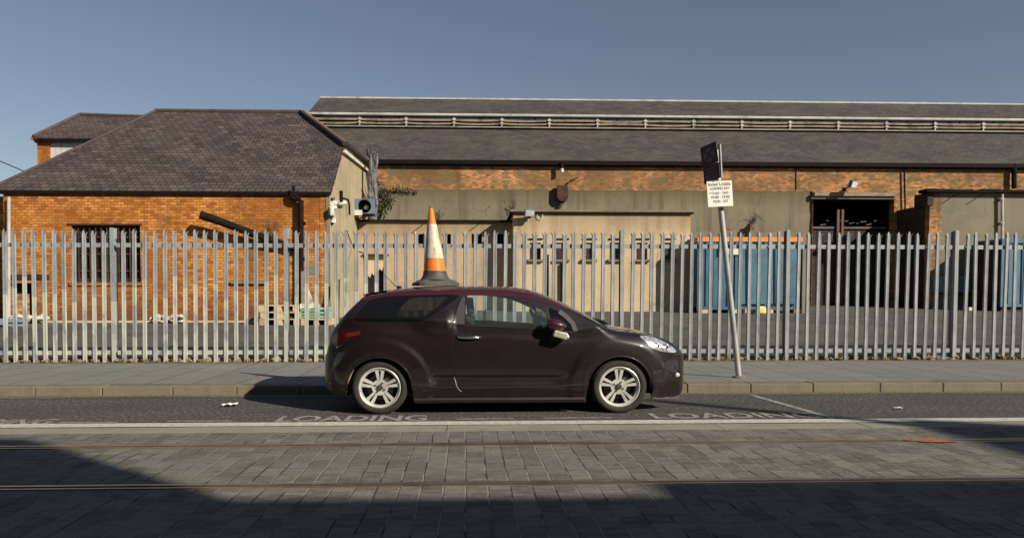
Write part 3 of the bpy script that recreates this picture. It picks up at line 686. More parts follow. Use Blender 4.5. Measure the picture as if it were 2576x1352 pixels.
g_ = MB(); g_.box(xm1, x1r, yR - .09, yR + .09, zR - .03, zR + .05); g_.build('ridge_cap', MAT['offwhite'], mon)
g_ = MB(); g_.box(xm0 - .05, x1r, yM - .03, yM - .003, zM0 - .11, zM0 - .01); g_.build('fascia_board', MAT['offwhite'], mon)
g_ = MB(); g_.box(xm0 + .1, x1r, yM + .003, yM + .5, zM0 - .16, zM0 - .12); g_.box(xm0, x1r, yM - .002, yM + .04, zM0 + .004, zM0 + .03); g_.build('soffit', MAT['wood_dark'], mon)
zl1, zl2, zl3 = at(1600, 306.5, yT - .1).z, at(1600, 314.8, yT - .1).z, at(1600, 324, yT - .1).z
cl = MB(); cl.box(xm0 + .2, x1r, yT - .10, yT - .06, zl1 + .032, zM0 - .1); clo = cl.build('glazing', MAT['grime_glass'], wh)
xx = xm0 + .4
while xx < x1r: MB().box(xx, xx + rnd(.04, .09), yT - .13, yT - .102, zl1 + .04, zM0 - .12).build('glazing_bar', MAT['dark'], clo); xx += random.choice((.85, .85, 1.3, .5))
brk = [905, 1022, 1142, 1262, 1381, 1502, 1622, 1743, 1864, 1985, 2106, 2227, 2349, 2470, 2590, 2710]
bx = [at(p, 310, yT - .1).x for p in [785] + brk]
pb = None
for i, xx in enumerate(bx[1:]):
    if pb is None:
        m_ = MB(); m_.box(-.028, .028, yT - .21, yT - .15, zl3, zM0 - .20); m_.box(-.085, .085, yT - .23, yT - .211, zl1 - .035, zl1 + .055); m_.box(-.075, .075, yT - .23, yT - .211, zl2 - .03, zl2 + .045)
        pb = m_.build('vent_bracket', MAT['offwhite'], wh); pb.location.x += xx + wloc(wh).x - wloc(wh).x
        off = pb.location.copy(); pb.location = (xx, 0, 0)
    else: o = pb.copy(); col.objects.link(o); o.parent = wh; o.location = (xx, 0, 0)
for zz, wd in ((zl1, .045), (zl2, .038)):
    for i in range(len(bx) - 1):
        sag = rnd(-.02, .045); m_ = MB(); n = 6
        for k in range(n):
            t0, t1 = k / n, (k + 1) / n; f_ = lambda t: zz - sag * 4 * t * (1 - t)
            m_.bar((bx[i] + (bx[i + 1] - bx[i]) * t0, yT - .15, f_(t0)), (bx[i] + (bx[i + 1] - bx[i]) * t1 + .004, yT - .15, f_(t1)), .05, wd * 2)
        m_.build('louvre_board', MAT['tan_timber'], wh)
m_ = MB(); m_.box(x0r, x1r, yT - .26, yT - .02, zT - .02, zT + .035); m_.build('lead_flashing', MAT['dull_lead'], wh)
m_ = MB(); m_.box(xm0, x1r, yT - .095, yT + .045, zT + .06, zl1 + .03); m_.build('louvre_backing', MAT['wood_dark'], wh)
# rainwater pipes on the warehouse wall
m_ = MB(); pipe_px(m_, [(2550, 412), (2550, 474)], YW - .18, .10); m_.build('downpipe', MAT['iron'], wh)
m_ = MB(); pipe_px(m_, [(2264, 414), (2274, 428), (2276, 520), (2276, 528)], YW - .10, .035, 6); m_.build('cable_conduit', MAT['iron'], wh)
m_ = MB(); pipe_px(m_, [(2002, 420), (2002, 478)], YW - .02, .018, 5); m_.build('crack_strip', MAT['dark'], wh)
m_ = MB(); pipe_px(m_, [(1413, 408), (1413, 424)], YW - .3, .07); m_.build('outlet_pipe', MAT['iron'], wh)
m_ = MB(); pipe_px(m_, [(1413, 424), (1413, 433)], YW - .3, .075); m_.build('outlet_end', MAT['white'], wh)

# ------------------------------------------------------------------ low rendered annexes in front of the warehouse
Y1, Y2, Y3 = 30.2, 29.3, 31.2
an = thing('low_annex', (at(1080, 780, Y1).x, Y1, yz(Y1)), 'low stained cream annex with small square openings and a dark door behind the cone', 'building')
za = at(1080, 556, Y1).z; xa0, xa1 = at(868, 600, Y1).x, at(1290, 600, Y2).x
mb = MB(); door = px_rect(914, 974, 641, 800, Y1); door[0] = (door[0][0], .35); door[1] = (door[1][0], .35)
wins = [px_rect(a, b, 588, 614, Y1) for a, b in ((1043, 1066), (1119, 1134), (1186, 1212), (1242, 1266))]
plate(mb, rect(xa0, xa1 + 2, .3, za), wins + [door], XZ(Y1), 0, .3)
MAT['annex'] = render_mat('annex_render', (.46, .33, .205), (.17, .125, .075), streak=.55, sc=1.1, top=(za - .9, za + .1, .9, (.20, .155, .085)))
mb.build('front_wall', MAT['annex'], an)
mb = MB(); mb.box(xa0 - .2, xa1 + 2, Y1 - .12, Y1 - .003, za - .03, za + .03); mb.box(xa0, xa1 + 2, Y1, YW - .07, za + .003, za + .06); mb.build('roof_felt', MAT['iron'], an)
for wn_ in wins:
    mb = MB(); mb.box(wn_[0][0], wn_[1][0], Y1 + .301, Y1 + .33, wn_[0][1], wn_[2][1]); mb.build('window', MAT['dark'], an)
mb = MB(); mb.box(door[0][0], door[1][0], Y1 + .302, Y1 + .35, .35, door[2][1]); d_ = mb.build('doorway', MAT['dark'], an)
mb = MB(); n = 12; a, b = at(914, 641, Y1), at(974, 662, Y1)
pts = [(a.x, b.z + .45), (a.x, a.z - .02)] + [(b.x, a.z - .02)] + [(a.x + (b.x - a.x) * (n - k) / n, b.z - .35 + .1 * (k % 2) + rnd(-.22, .2)) for k in range(n)]
mb.prism([(a.x + .003, b.z - .5)] + [(a.x + .003, a.z - .02), (b.x - .003, a.z - .02)] + [(b.x - .003 - (b.x - a.x) * k / n, b.z + .0 - .55 * (k / n) - .16 * (k % 2)) for k in range(n)], XZ(Y1), .12, .15); mb.build('broken_board', MAT['cream'], d_)
mb = MB(); a, b = at(912, 643, Y1), at(978, 639, Y1); mb.box(a.x, b.x, Y1 - .08, Y1 - .003, a.z, b.z); mb.build('lintel', MAT['wood_dark'], d_)
mb = MB(); a = at(1040, 673, Y1); mb.box(xa0, xa1 - .02, Y1 - .025, Y1 - .003, at(1080, 618, Y1).z, at(1080, 616, Y1).z); mb.build('string_course', MAT['olive'], an)

a2 = thing('tall_annex', (at(1510, 790, Y2).x, Y2, yz(Y2)), 'taller flat annex of plain cream render with a row of six small windows', 'building')
xb0, xb1 = at(1291, 600, Y2).x, at(1736, 600, Y2).x; zb2 = at(1500, 537, Y2).z
MAT['cream2'] = render_mat('annex_cream', (.52, .405, .25), (.29, .215, .135), streak=.6, sc=.8, top=(zb2 - .9, zb2 + .15, 1.1, (.23, .18, .105)))
w6 = [px_rect(c_ - 14, c_ + 14, 610, 652, Y2) for c_ in (1346, 1412, 1481, 1547, 1614, 1680)]
mb = MB(); plate(mb, rect(xb0, xb1, .3, zb2), w6, XZ(Y2), 0, .3); mb.build('front_wall', MAT['cream2'], a2)
mb = MB(); mb.box(xb0, xb0 + .3, Y2 + .301, YW - .07, .3, zb2); mb.box(xb1 - .3, xb1, Y2 + .301, YW - .07, .3, zb2); mb.build('side_wall', MAT['cream2'], a2)
mb = MB(); mb.box(xb0 - .10, xb1 + .10, Y2 - .12, YW - .07, zb2 + .003, zb2 + .055); mb.build('roof_felt', MAT['iron'], a2)
mb = MB(); mb.box(xb0 - .12, xb1 + .06, Y2 - .10, Y2 + .3, zb2 + .058, zb2 + .14); mb.build('coping', MAT['olive'], a2)
gl2 = plain('brown_pane', (.055, .035, .022), .3, .5)
for wn_ in w6:
    mb = MB(); a, b, c_, d_ = wn_[0][0], wn_[1][0], wn_[0][1], wn_[2][1]
    plate(mb, rect(a, b, c_, d_), [rect(a + .05, b - .05, c_ + .05, d_ - .05)], XZ(Y2), .12, .18); wf = mb.build('window', MAT['wood_dark'], a2)
    mb = MB(); mb.box(a + .05, b - .05, Y2 + .15, Y2 + .16, c_ + .05, d_ - .05); mb.build('pane', gl2, wf)
    mb = MB(); mb.box(a - .09, b + .09, Y2 - .12, Y2 - .003, c_ - .09, c_ - .003); mb.build('window_sill', MAT['olive'], wf)
    mb = MB(); mb.box(a - .03, b + .08, Y2 - .05, Y2 - .003, d_ + .12, d_ + .17); mb.build('lintel', MAT['wood_dark'], wf)
for (px, yt, yb) in ((1377, 640, 765), (1413, 662, 780)):   # rusty waste pipes
    mb = MB(); pipe_px(mb, [(px, yt), (px, yb + 15)], Y2 - .09, .05); mb.build('waste_pipe', MAT['iron'], a2)

a3 = thing('olive_annex', (at(1880, 780, Y3).x, Y3, yz(Y3)), 'low olive rendered annex standing behind the blue container', 'building')
z3 = at(1880, 583, Y3).z; x30, x31 = xb1 + .02, at(2036, 600, Y3).x
mb = MB(); mb.prism([(x30, .3), (x31 + .0, .3)] + [(x31 + rnd(-.05, .06), .6 + k * (z3 - .8) / 8) for k in range(9)] + [(x31 - .1, z3), (x30, z3)], XZ(Y3), 0, .35); mb.build('front_wall', MAT['olive'], a3)
mb = MB(); mb.box(x30, x31 - .05, Y3 + .36, YW - .07, z3 - .1, z3 - .03); mb.build('roof_felt', MAT['iron'], a3)
p_, q_ = at(1736, 790, Y3), at(1753, 614, Y3); MB().box(p_.x, q_.x, Y3 - .04, Y3 - .003, .3, q_.z).build('shade_strip', MAT['dark'], a3)  # dark strip added for the shade between annex corner and container
mb = MB(); c_ = at(1872, 583, Y3); mb.prism([(c_.x - .22, z3 - .5), (c_.x + .22, z3 - .5), (c_.x + .22, z3 + .42), (c_.x - .02, z3 + .15), (c_.x - .22, z3 + .1)], XZ(Y3 - .05), -.02, .02); mb.build('dark_panel', MAT['iron'], a3)

# ------------------------------------------------------------------ outbuilding on the right
YO = 31.0
ob = thing('right_outbuilding', (at(2500, 780, YO).x, YO, yz(YO)), 'drab rendered outbuilding with a thick black eave and brick corner on the right', 'building')
xo = at(2336, 600, YO).x; xo1 = xo + 9; zo = at(2450, 485, YO).z
mb = MB(); mb.box(xo + .40, xo1, YO, YO + .3, .2, zo); mb.build('front_wall', MAT['drab'], ob)
mb = MB(); xx = xo
mb.box(xo, xo + .397, YO - .004, YO + .3, .2, zo)
k = 0; z = 1.0
while z < zo - .2:
    mb.box(xo + .398, xo + .398 + (.12 if k % 2 else .03), YO - .012, YO - .001, z, z + .15); z += .155; k += 1
mb.build('brick_quoins', MAT['old_brick'], ob)
mb = MB(); mb.box(xo + .01, xo + .3, YO + .302, YW - .003, .2, at(2320, 516, YO + .4).z); mb.build('side_wall', plain('shade_dark_wall', (.045, .03, .022), .9, .5, 3.0), ob)  # wall colour darkened to carry the shade on this side
mb = MB(); mb.box(xo - .12, xo + .12, YO - .05, YO + .9, at(2320, 516, YO + .4).z - .05, zo); mb.build('eave_bracket', MAT['wood_dark'], ob)
mb = MB(); n = 24
for k in range(n):
    a = xo - .28 + (xo1 - xo + .28) * k / n; b = xo - .28 + (xo1 - xo + .28) * (k + 1) / n
    mb.box(a, b - .002, YO - .26, YO + .35, zo + .002, zo + .10 + rnd(-.02, .05))
mb.build('eave', MAT['iron'], ob)
mb = MB(); pipe_px(mb, [(2520, 488), (2520, 640)], YO - .14, .055)
for yy in (500, 560, 620): c_ = at(2520, yy, YO - .14); mb.box(c_.x - .08, c_.x + .08, YO - .18, YO - .003, c_.z - .025, c_.z + .025)
mb.build('downpipe', MAT['offwhite'], ob)
mb = MB(); mb.box(xo + .5, xo1, YO - .1, YO - .02, at(2400, 740, YO).z, at(2400, 690, YO).z); mb.build('stained_panel', plain('brown_panel', (.10, .06, .03), .8, .5, 2.0), ob)

# ------------------------------------------------------------------ things standing in the yard
YC = 28.2                                    # blue container with an orange top rail
a, b = at(1752, 778, YC), at(2018, 600, YC)
ct = thing('shipping_container', ((a.x + b.x) / 2, YC, yz(YC)), 'blue steel container with an orange top rail and white placard beside the cream annex', 'container')
def container(root, x0, x1, y0, y1, z0, z1, body, rail, dark=True):
    mb = MB(); n = int((x1 - x0) / .27); xs_ = []
    for k in range(n):
        u = x0 + .06 + (x1 - x0 - .12) * k / n; s_ = (x1 - x0 - .12) / n
        xs_ += [(u, .0), (u + s_ * .3, .0), (u + s_ * .45, .045), (u + s_ * .85, .045)]
    xs_.append((x1 - .06, 0))
    for i in range(len(xs_) - 1):
        (p, q), (r, t) = xs_[i], xs_[i + 1]
        mb.add([(p, y0 + q, z0 + .12), (r, y0 + t, z0 + .12), (r, y0 + t, z1 - .1), (p, y0 + q, z1 - .1)], [(0, 1, 2, 3)])
    mb.box(x0 + .02, x1 - .02, y0 + .06, y1, z0 + .1, z1 - .02)
    mb.build('body', body, root, fix=False)
    mb = MB(); mb.box(x0, x0 + .1, y0 - .03, y0 + .07, z0, z1 - .12); mb.box(x1 - .1, x1, y0 - .03, y0 + .07, z0, z1 - .12); mb.box(x0 + .1, x1 - .1, y0 - .03, y0 + .05, z0, z0 + .11); mb.build('frame', body, root)
    mb = MB(); mb.box(x0, x1, y0 - .035, y1, z1 - .118, z1 + .05); mb.build('top_rail', rail, root)
container(ct, a.x, b.x, YC, YC + 2.4, a.z, b.z, MAT['blue'], MAT['orange'])
def tagbox(root, name, mat, px0, px1, py0, py1, Y, t=.03, **k):
    p, q = at(px0, py1, Y), at(px1, py0, Y); return MB().box(p.x, q.x, Y - t, Y, p.z, q.z).build(name, mat, root, **k)
tagbox(ct, 'placard', MAT['white'], 1811, 1862, 620, 640, YC - .035)
tagbox(ct, 'door', MAT['blue2'], 1862, 1930, 622, 764, YC - .04, .02)
tagbox(ct, 'door', MAT['blue2'], 1934, 2004, 622, 764, YC - .04, .02)
m_ = MB()
for px in (1880, 1912, 1950, 1986): pipe_px(m_, [(px, 624), (px, 764)], YC - .10, .022, 6)
m_.build('locking_bars', MAT['blue'], ct)
for px in (1770, 1850, 1930, 2004):
    p = at(px, 780, YC + .1); MB().box(p.x - .16, p.x + .16, YC - .05, YC + .5, yz(YC) - .02, a.z - .002).build('timber_bearer', MAT['pallet'], ct)
p = at(1886, 780, YC - .5); tag(MB().box(p.x - .2, p.x - .02, YC - .55, YC - .3, yz(YC - .5), yz(YC - .5) + .20).box(p.x - .0, p.x + .12, YC - .55, YC - .35, yz(YC - .5), yz(YC - .5) + .14).build('timber_block', MAT['pallet']), 'short timber blocks lying on the ground before the blue container', 'wood')
p = at(1911, 778, YC - .7); o = MB().box(p.x - .17, p.x + .17, YC - .9, YC - .6, yz(YC - .7) + .0, yz(YC - .7) + .30).build('yellow_sack', MAT['yellow']); tag(o, 'pale yellow sack slumped in front of the blue container', 'sack')
bv = o.modifiers.new('b', 'BEVEL'); bv.width = .09; bv.segments = 4
p0, p1 = at(2018, 780, YC - .1), at(2026, 625, YC - .1)
tag(MB().box(p0.x - .03, p1.x + .02, YC - .12, YC - .04, yz(YC), p1.z).build('pale_board', MAT['drab']), 'tall narrow pale board leaning at the right end of the blue container', 'board')
# second container at the right edge
YG = 29.15
a2_, b2_ = at(2514, 785, YG), at(2760, 604, YG)
c2 = thing('shipping_container', ((a2_.x + b2_.x) / 2, YG, yz(YG)), 'bright blue container cut off by the right edge of the picture', 'container')
container(c2, a2_.x, b2_.x, YG, YO - .35, yz(YG) + .18, b2_.z, MAT['blue2'], MAT['blue'])
MB().box(a2_.x - .04, a2_.x - .003, YG + .06, YO - .36, yz(YG) + .2, b2_.z - .06).build('shade_panel', MAT['wood_dark'], c2)  # dark sheet added to put shade on the container end
MB().box(a2_.x + .1, b2_.x - .1, YG + .1, YG + 1.2, yz(YG) - .02, yz(YG) + .178).build('timber_bearer', MAT['wood_dark'], c2)
# a bin of scrap and the things in the shade next to it
p = at(2476, 790, YO - .8); m_ = MB()
for k in range(26): m_.obox((p.x + rnd(-.35, .35), YO - .7 + rnd(-.25, .25), yz(YO) + abs(rnd(-.1, 1.3)) * (1 - abs(rnd(-.5, .5)))), Vector((rnd(.05, .25), rnd(-.05, .05), rnd(-.1, .15))), Vector((0, rnd(.02, .06), 0)), Vector((rnd(-.03, .03), 0, rnd(.03, .12))))
tag(m_.build('scrap_heap', MAT['rust']), 'rusty scrap piled in the shade beside the right hand blue container', 'scrap')
p, q = at(2345, 735, YO - .25), at(2440, 692, YO - .25)
tag(MB().box(p.x, q.x, YO - .30, YO - .12, p.z, q.z).build('sheet_stack', MAT['bluegrey']), 'blue grey sheets leaning on the shaded outbuilding wall', 'sheets')
p = at(2440, 778, YO - 1.2); tag(MB().box(p.x - .12, p.x + .12, YO - 1.3, YO - 1.1, yz(YO - 1.2), yz(YO - 1.2) + .13).build('white_tub', MAT['white']), 'small white tub on the ground before the outbuilding', 'tub')

# pallets by the workshop
YPL = 22.6
def pallet_flat(root, x0, x1, y0, z0):       # pallet lying flat with its long side to the road
    m_ = MB(); dw = (x1 - x0) / 7
    for k in range(7): m_.box(x0 + dw * k + .012, x0 + dw * (k + 1) - .012, y0, y0 + 1.0, z0 + .122, z0 + .145)
    m_.box(x0, x1, y0 + .0, y0 + .1, z0 + .098, z0 + .120); m_.box(x0, x1, y0 + .9, y0 + 1.0, z0 + .098, z0 + .120)
    m_.build('deck', MAT['pallet'], root)
    for xx in (x0, (x0 + x1) / 2 - .07, x1 - .14):
        m_ = MB(); m_.box(xx, xx + .14, y0 + .003, y0 + .103, z0 + .022, z0 + .096); m_.box(xx, xx + .14, y0 + .86, y0 + .96, z0 + .022, z0 + .096); m_.box(xx, xx + .13, y0, y0 + 1.0, z0, z0 + .02); m_.build('block', MAT['pallet'], root)
a, b = at(652, 810, YPL), at(752, 810, YPL)
# upright-looking stack: three pallets, slightly askew
labs = ['pale timber pallet at the bottom of the stack by the workshop wall', 'pale timber pallet in the middle of the stack by the workshop wall', 'pale timber pallet on top of the stack by the workshop wall']
zs = yz(YPL)
for k, dz in enumerate((0, .20, .40)):
    pt = thing('timber_pallet', ((a.x + b.x) / 2, YPL + .4, zs + dz), labs[k], 'pallet', 'pallets by the brick wall')
    j = (0, .03, -.02)[k]
    m_ = MB(); m_.box(a.x + j, b.x + j, YPL, YPL + .9, zs + dz + .165, zs + dz + .195); m_.build('deck', MAT['pallet'], pt); MB().box(m_.v[0][0] + .03, m_.v[1][0] - .03, YPL + .44, YPL + .50, m_.v[0][2] - .125, m_.v[0][2] - .003).build('gap_shade_board', MAT['wood_dark'], pt)  # dark board added inside so the pallet gap reads as shade
    for xx in (a.x + j, (a.x + b.x) / 2 + j - .08, b.x + j - .16):
        m_ = MB(); m_.box(xx, xx + .16, YPL + .01, YPL + .85, zs + dz + .035, zs + dz + .163); m_.box(xx + .003, xx + .157, YPL, YPL + .9, zs + dz + .003, zs + dz + .033); m_.build('block', MAT['pallet'], pt)
a, b = at(756, 810, YPL), at(832, 810, YPL)
pt = thing('timber_pallet', ((a.x + b.x) / 2, YPL + .3, zs), 'single timber pallet under the green crates beside the downpipe', 'pallet', 'pallets by the brick wall')
m_ = MB(); m_.box(a.x, b.x, YPL, YPL + .9, zs + .16, zs + .20); m_.build('deck', MAT['pallet'], pt); MB().box(m_.v[0][0] + .03, m_.v[1][0] - .03, YPL + .44, YPL + .50, m_.v[0][2] - .125, m_.v[0][2] - .003).build('gap_shade_board', MAT['wood_dark'], pt)  # added dark board, shading the gap of this pallet too
for xx in (a.x, (a.x + b.x) / 2 - .06, b.x - .13):
    m_ = MB(); m_.box(xx, xx + .13, YPL + .01, YPL + .85, zs + .003, zs + .158); m_.build('block', MAT['pallet'], pt)
def crate(px0, px1, z0, h, lab, mat):
    p, q = at(px0, 800, YPL + .15).x, at(px1, 800, YPL + .15).x
    t_ = thing('crate', ((p + q) / 2, YPL + .3, z0), lab, 'crate', 'crates on the pallet')
    m_ = MB()
    for z in (z0 + .02, z0 + h * .38, z0 + h * .74): m_.box(p, q, YPL + .1, YPL + .13, z, z + h * .2); m_.box(p, p + .03, YPL + .131, YPL + .5, z, z + h * .2); m_.box(q - .03, q, YPL + .131, YPL + .5, z, z + h * .2)
    m_.box(p + .031, q - .031, YPL + .132, YPL + .5, z0 + .003, z0 + .02)
    m_.build('slats', mat, t_)
    m_ = MB()
    for xx in (p, (p + q) / 2, q - .04): m_.box(xx - .002, xx + .042, YPL + .085, YPL + .098, z0, z0 + h)
    m_.build('ribs', mat, t_)
crate(757, 798, zs + .203, .28, 'green plastic crate on the pallet under the white board', MAT['green_crate'])
crate(802, 831, zs + .203, .34, 'lighter green crate at the right end of the pallet', plain('pale_green_crate', (.25, .48, .33), .5, .3))
crate(756, 800, zs + .486, .15, 'shallow white crate stacked over the green crate', MAT['white'])
tag(MB().bar(at(770, 727, YPL + .7), at(786, 770, YPL + .25), .14, .03, up=(0, 1, 0)).build('white_board', MAT['white']), 'narrow white board leaning over the crates against the workshop wall', 'board')
tag(MB().bar((at(762, 806, YB - .35).x, YB - .3, yz(YB) - .02), (at(763, 682, YB - .2).x, YB - .26, at(763, 682, YB - .2).z), .12, .05, up=(0, 1, 0)).build('plank', MAT['tan_timber']), 'upright brown plank standing beside the black downpipe', 'plank')
tag(MB().bar((at(846, 800, 23.4).x, 23.4, yz(23.4)), (at(847, 702, 23.6).x, 23.7, at(847, 702, 23.6).z), .16, .03, up=(0, 1, 0)).build('rusty_strip', MAT['rust']), 'rusty metal strip leaning at the corner of the gable wall', 'metal')
m_ = MB()
for k in range(60):
    px = random.choice((rnd(30, 110), rnd(30, 110), rnd(375, 470))); p = at(px, 805, YB - .45)
    stone(m_, (p.x, YB - .4 + rnd(-.2, .2), yz(YB) + .05 + rnd(0, .15)), rnd(.05, .16))
tag(m_.build('broken_blocks', plain('pale_rubble', (.52, .46, .36), .9, .4, 5.0)), 'pale broken blocks heaped along the foot of the brick workshop', 'rubble', kind='stuff')
p = at(20, 806, 22.4); m_ = MB()
for k in range(10): m_.obox((p.x + rnd(-.5, .3), 22.4 + rnd(-.1, .1), yz(22.4) + .12 + rnd(-.06, .05)), Vector((rnd(.2, .42), 0, rnd(-.03, .04))), Vector((0, rnd(.2, .3), 0)), Vector((rnd(-.02, .02), 0, rnd(.04, .1))))
tag(m_.build('grey_sheeting', MAT['tarp']), 'blue grey sheeting lying on the yard at the far left', 'sheeting')

# fixtures on the walls
def floodlight(px, py, Y, lab, tilt, sc=1.0, arm=.45):
    c_ = at(px, py, Y - arm); t_ = thing('floodlight', (c_.x, Y, c_.z), lab, 'floodlight', 'floodlights on the walls')
    d = Vector((math.sin(tilt) * .55, -.75, -.35)).normalized(); sx = d.cross(Vector((0, 0, 1))).normalized(); up = sx.cross(d).normalized()
    MB().obox(c_, sx * .19 * sc, d * .07 * sc, up * .14 * sc).build('housing', MAT['bluegrey'], t_)
    MB().obox(c_ + d * .076 * sc, sx * .165 * sc, d * .004, up * .115 * sc).build('lens', MAT['lamp_glass'], t_)
    MB().bar((c_.x, Y - .003, c_.z - .12), c_ - d * .07 * sc - up * .05, .05, .04).obox((c_.x, Y - .02, c_.z - .12), (.07, 0, 0), (0, .017, 0), (0, 0, .08)).build('bracket', MAT['iron'], t_)
    return t_
floodlight(1332, 534, Y2 - .1, 'small grey floodlight at the top left of the cream annex with six windows', .1, 1.0, .30)
floodlight(2145, 463, YW, 'floodlight tilted to the right above the dark warehouse doorway', .9, 1.1, .75)
m_ = MB(); pipe_px(m_, [(1350, 540), (1354, 549), (1360, 552), (1365, 546), (1364, 538)], Y2 - .06, .014, 5); tag(m_.build('loose_cable', MAT['white']), 'short white cable looped on the wall right of the small floodlight', 'cable')
hb = thing('rusty_hopper', (at(1413, 500, YW - .2).x, YW, at(1413, 500, YW).z), 'rusty brown rainwater hopper with a bent pipe on the stained warehouse wall', 'hopper')
p, q = at(1401, 497, YW - .2), at(1427, 468, YW - .2)
MB().prism([(p.x + .10, p.z - .15), (q.x - .08, p.z - .18), (q.x + .02, p.z), (q.x, q.z), (p.x, q.z + .03), (p.x - .02, p.z)], XZ(YW - .10), -.26, 0).build('box', MAT['rust'], hb)
m_ = MB(); pipe_px(m_, [(1414, 497), (1413, 508), (1408, 520), (1402, 529)], YW - .2, [.10, .085, .07, .05]); m_.build('bent_pipe', MAT['rust'], hb)
m_ = MB(); pipe_px(m_, [(1420, 470), (1436, 452), (1455, 446)], YW - .12, .022, 5); m_.build('stem', MAT['iron'], hb)
for i, (px, py, Y, lab) in enumerate(((1062, 566, Y1, 'leftmost'), (1100, 564, Y1, 'second'), (1206, 562, Y1, 'third'), (1270, 566, Y1, 'fourth'))):
    c_ = at(px, py, Y); tag(MB().bar((c_.x, Y - .003, c_.z), (c_.x + .04, Y - .42, c_.z + .03), .025, .025).build('iron_spike', MAT['iron']), f'thin iron spike under the low annex roof edge, {lab} of four', 'spike', 'iron spikes on the annex')
for px, lab in ((2395, 'the one nearer the brick corner'), (2460, 'the one nearer the pale downpipe')):
    c_ = at(px, 494, YO); tag(MB().bar((c_.x, YO - .003, c_.z), (c_.x, YO - .45, c_.z + .02), .025, .025).build('iron_spike', MAT['iron']), f'iron spike under the outbuilding eave, {lab}', 'spike', 'iron spikes on the outbuilding')
# fan unit and pipework on the gable side wall
XG = xr + .003
fu = thing('fan_unit', (at(910, 520, 29.6).x, 29.6, at(910, 530, 29.6).z), 'blue grey extractor fan box with a round black mouth on the gable wall', 'fan')
YN = 29.4; p, q = at(888, 537, YN), at(940, 500, YN)
holes = [[((p.x + q.x) / 2 + .03 + .26 * math.cos(k * math.pi / 12), (p.z + q.z) / 2 + .26 * math.sin(k * math.pi / 12)) for k in range(24)]]
m_ = MB(); plate(m_, rect(p.x, q.x, p.z, q.z), holes, XZ(YN), 0, .5); m_.build('housing', MAT['bluegrey'], fu)
cxx, czz = (p.x + q.x) / 2 + .03, (p.z + q.z) / 2
m_ = MB(); m_.box(p.x + .02, q.x - .02, YN + .40, YN + .43, p.z + .02, q.z - .02); m_.build('inside', MAT['dark'], fu)
m_ = MB(); m_.lathe([(.001, -.02), (.09, .0), (.10, .12), (.001, .12)], lambda u, v, h: (cxx + .05 + u, YN + .2 + h, czz - .02 + v), 16); m_.build('motor_hub', MAT['white'], fu, smooth=True)
m_ = MB()
for k in range(5):
    a_ = k * 2 * math.pi / 5 + .4; m_.obox((cxx + .15 * math.cos(a_), YN + .26, czz + .15 * math.sin(a_)), Vector((math.cos(a_), 0, math.sin(a_))) * .10, Vector((-math.sin(a_), .5, math.cos(a_))) * .06, Vector((0, .006, 0)))
m_.build('fan_blades', MAT['iron'], fu)
p2, q2 = at(886, 541, YN - .1), at(910, 528, YN - .1); MB().box(p2.x, q2.x, YN - .14, YN - .003, p2.z, q2.z).build('control_box', MAT['white'], fu)
m_ = MB(); p3 = at(890, 545, YN); m_.bar((XG, YN + .1, p.z - .22), (q.x - .1, YN + .1, p.z - .03), .06, .06); m_.box(XG, q.x, YN + .05, YN + .45, p.z - .05, p.z - .003); m_.build('support_bracket', MAT['iron'], fu)
pw = thing('pipework', (XG, 27.0, at(850, 520, 26.5).z), 'white plastic pipes and brackets on the cream gable wall beside the brick corner', 'pipes')
def on_gable(px, py, off=.08):               # point on the gable side wall
    d = ray(px, py); t = (XG + off) / d.x; return Vector((XG + off, d.y * t, CAMH + d.z * t))
m_ = MB(); m_.tube([on_gable(836, 512), on_gable(845, 510), on_gable(857, 511), on_gable(866, 510)], .085, 8); m_.tube([on_gable(833, 522), on_gable(833, 536), on_gable(838, 540), on_gable(838, 560)], .085, 8); m_.tube([on_gable(834, 523), on_gable(842, 522)], .08, 8); m_.build('plastic_pipe', MAT['white'], pw, smooth=True, angle=50)
m_ = MB(); m_.tube([on_gable(858, 480, .25), on_gable(858, 508, .25)], .06, 6); m_.tube([on_gable(860, 498, .1), on_gable(875, 502, .1), on_gable(878, 512, .1), on_gable(879, 540, .1)], .035, 6); m_.build('black_pipe', MAT['iron'], pw)
m_ = MB(); m_.tube([on_gable(834, 498, .02), on_gable(834, 565, .02)], .07, 5); m_.build('shaft_gap', MAT['dark'], pw)
tag(MB().tube([on_gable(872, 580, .05), on_gable(888, 622, .05), on_gable(900, 632, .4), at(930, 640, YF + 13)], .02, 5).build('drooping_cable', MAT['cable']), 'thin black cable drooping from the gable wall behind the fence tops', 'cable')

# growth on the walls
def leafball(mb, c_, r, n, size):
    for i in range(n):
        d = Vector((rnd(-1, 1), rnd(-1, 1), rnd(-1, 1)))
        if d.length > 1 or d.length < .2: continue
        p_ = Vector(c_) + Vector((d.x * r[0], d.y * r[1], d.z * r[2])); u = Vector((rnd(-1, 1), rnd(-1, 1), rnd(-.6, 1))).normalized(); v = u.cross(Vector((rnd(-1, 1), rnd(-1, 1), rnd(-1, 1)))).normalized(); s_ = size * rnd(.5, 1.3)
        mb.add([p_ - u * s_, p_ + v * s_ * .5, p_ + u * s_, p_ - v * s_ * .5], [(0, 1, 2, 3)])
def twig(mb, p_, d, l, r, depth):
    pts = [Vector(p_)]; dd = Vector(d).normalized()
    for k in range(4): dd = (dd + Vector((rnd(-.35, .35), rnd(-.25, .25), rnd(-.2, .3)))).normalized(); pts.append(pts[-1] + dd * l / 4)
    mb.tube(pts, [r, r * .85, r * .7, r * .55, r * .3], 5)
    if depth > 0:
        for k in (1, 2, 3):
            twig(mb, pts[k], dd + Vector((rnd(-1, 1), rnd(-.6, .3), rnd(-.2, .9))), l * .6, r * .55, depth - 1)
YV = 31.6
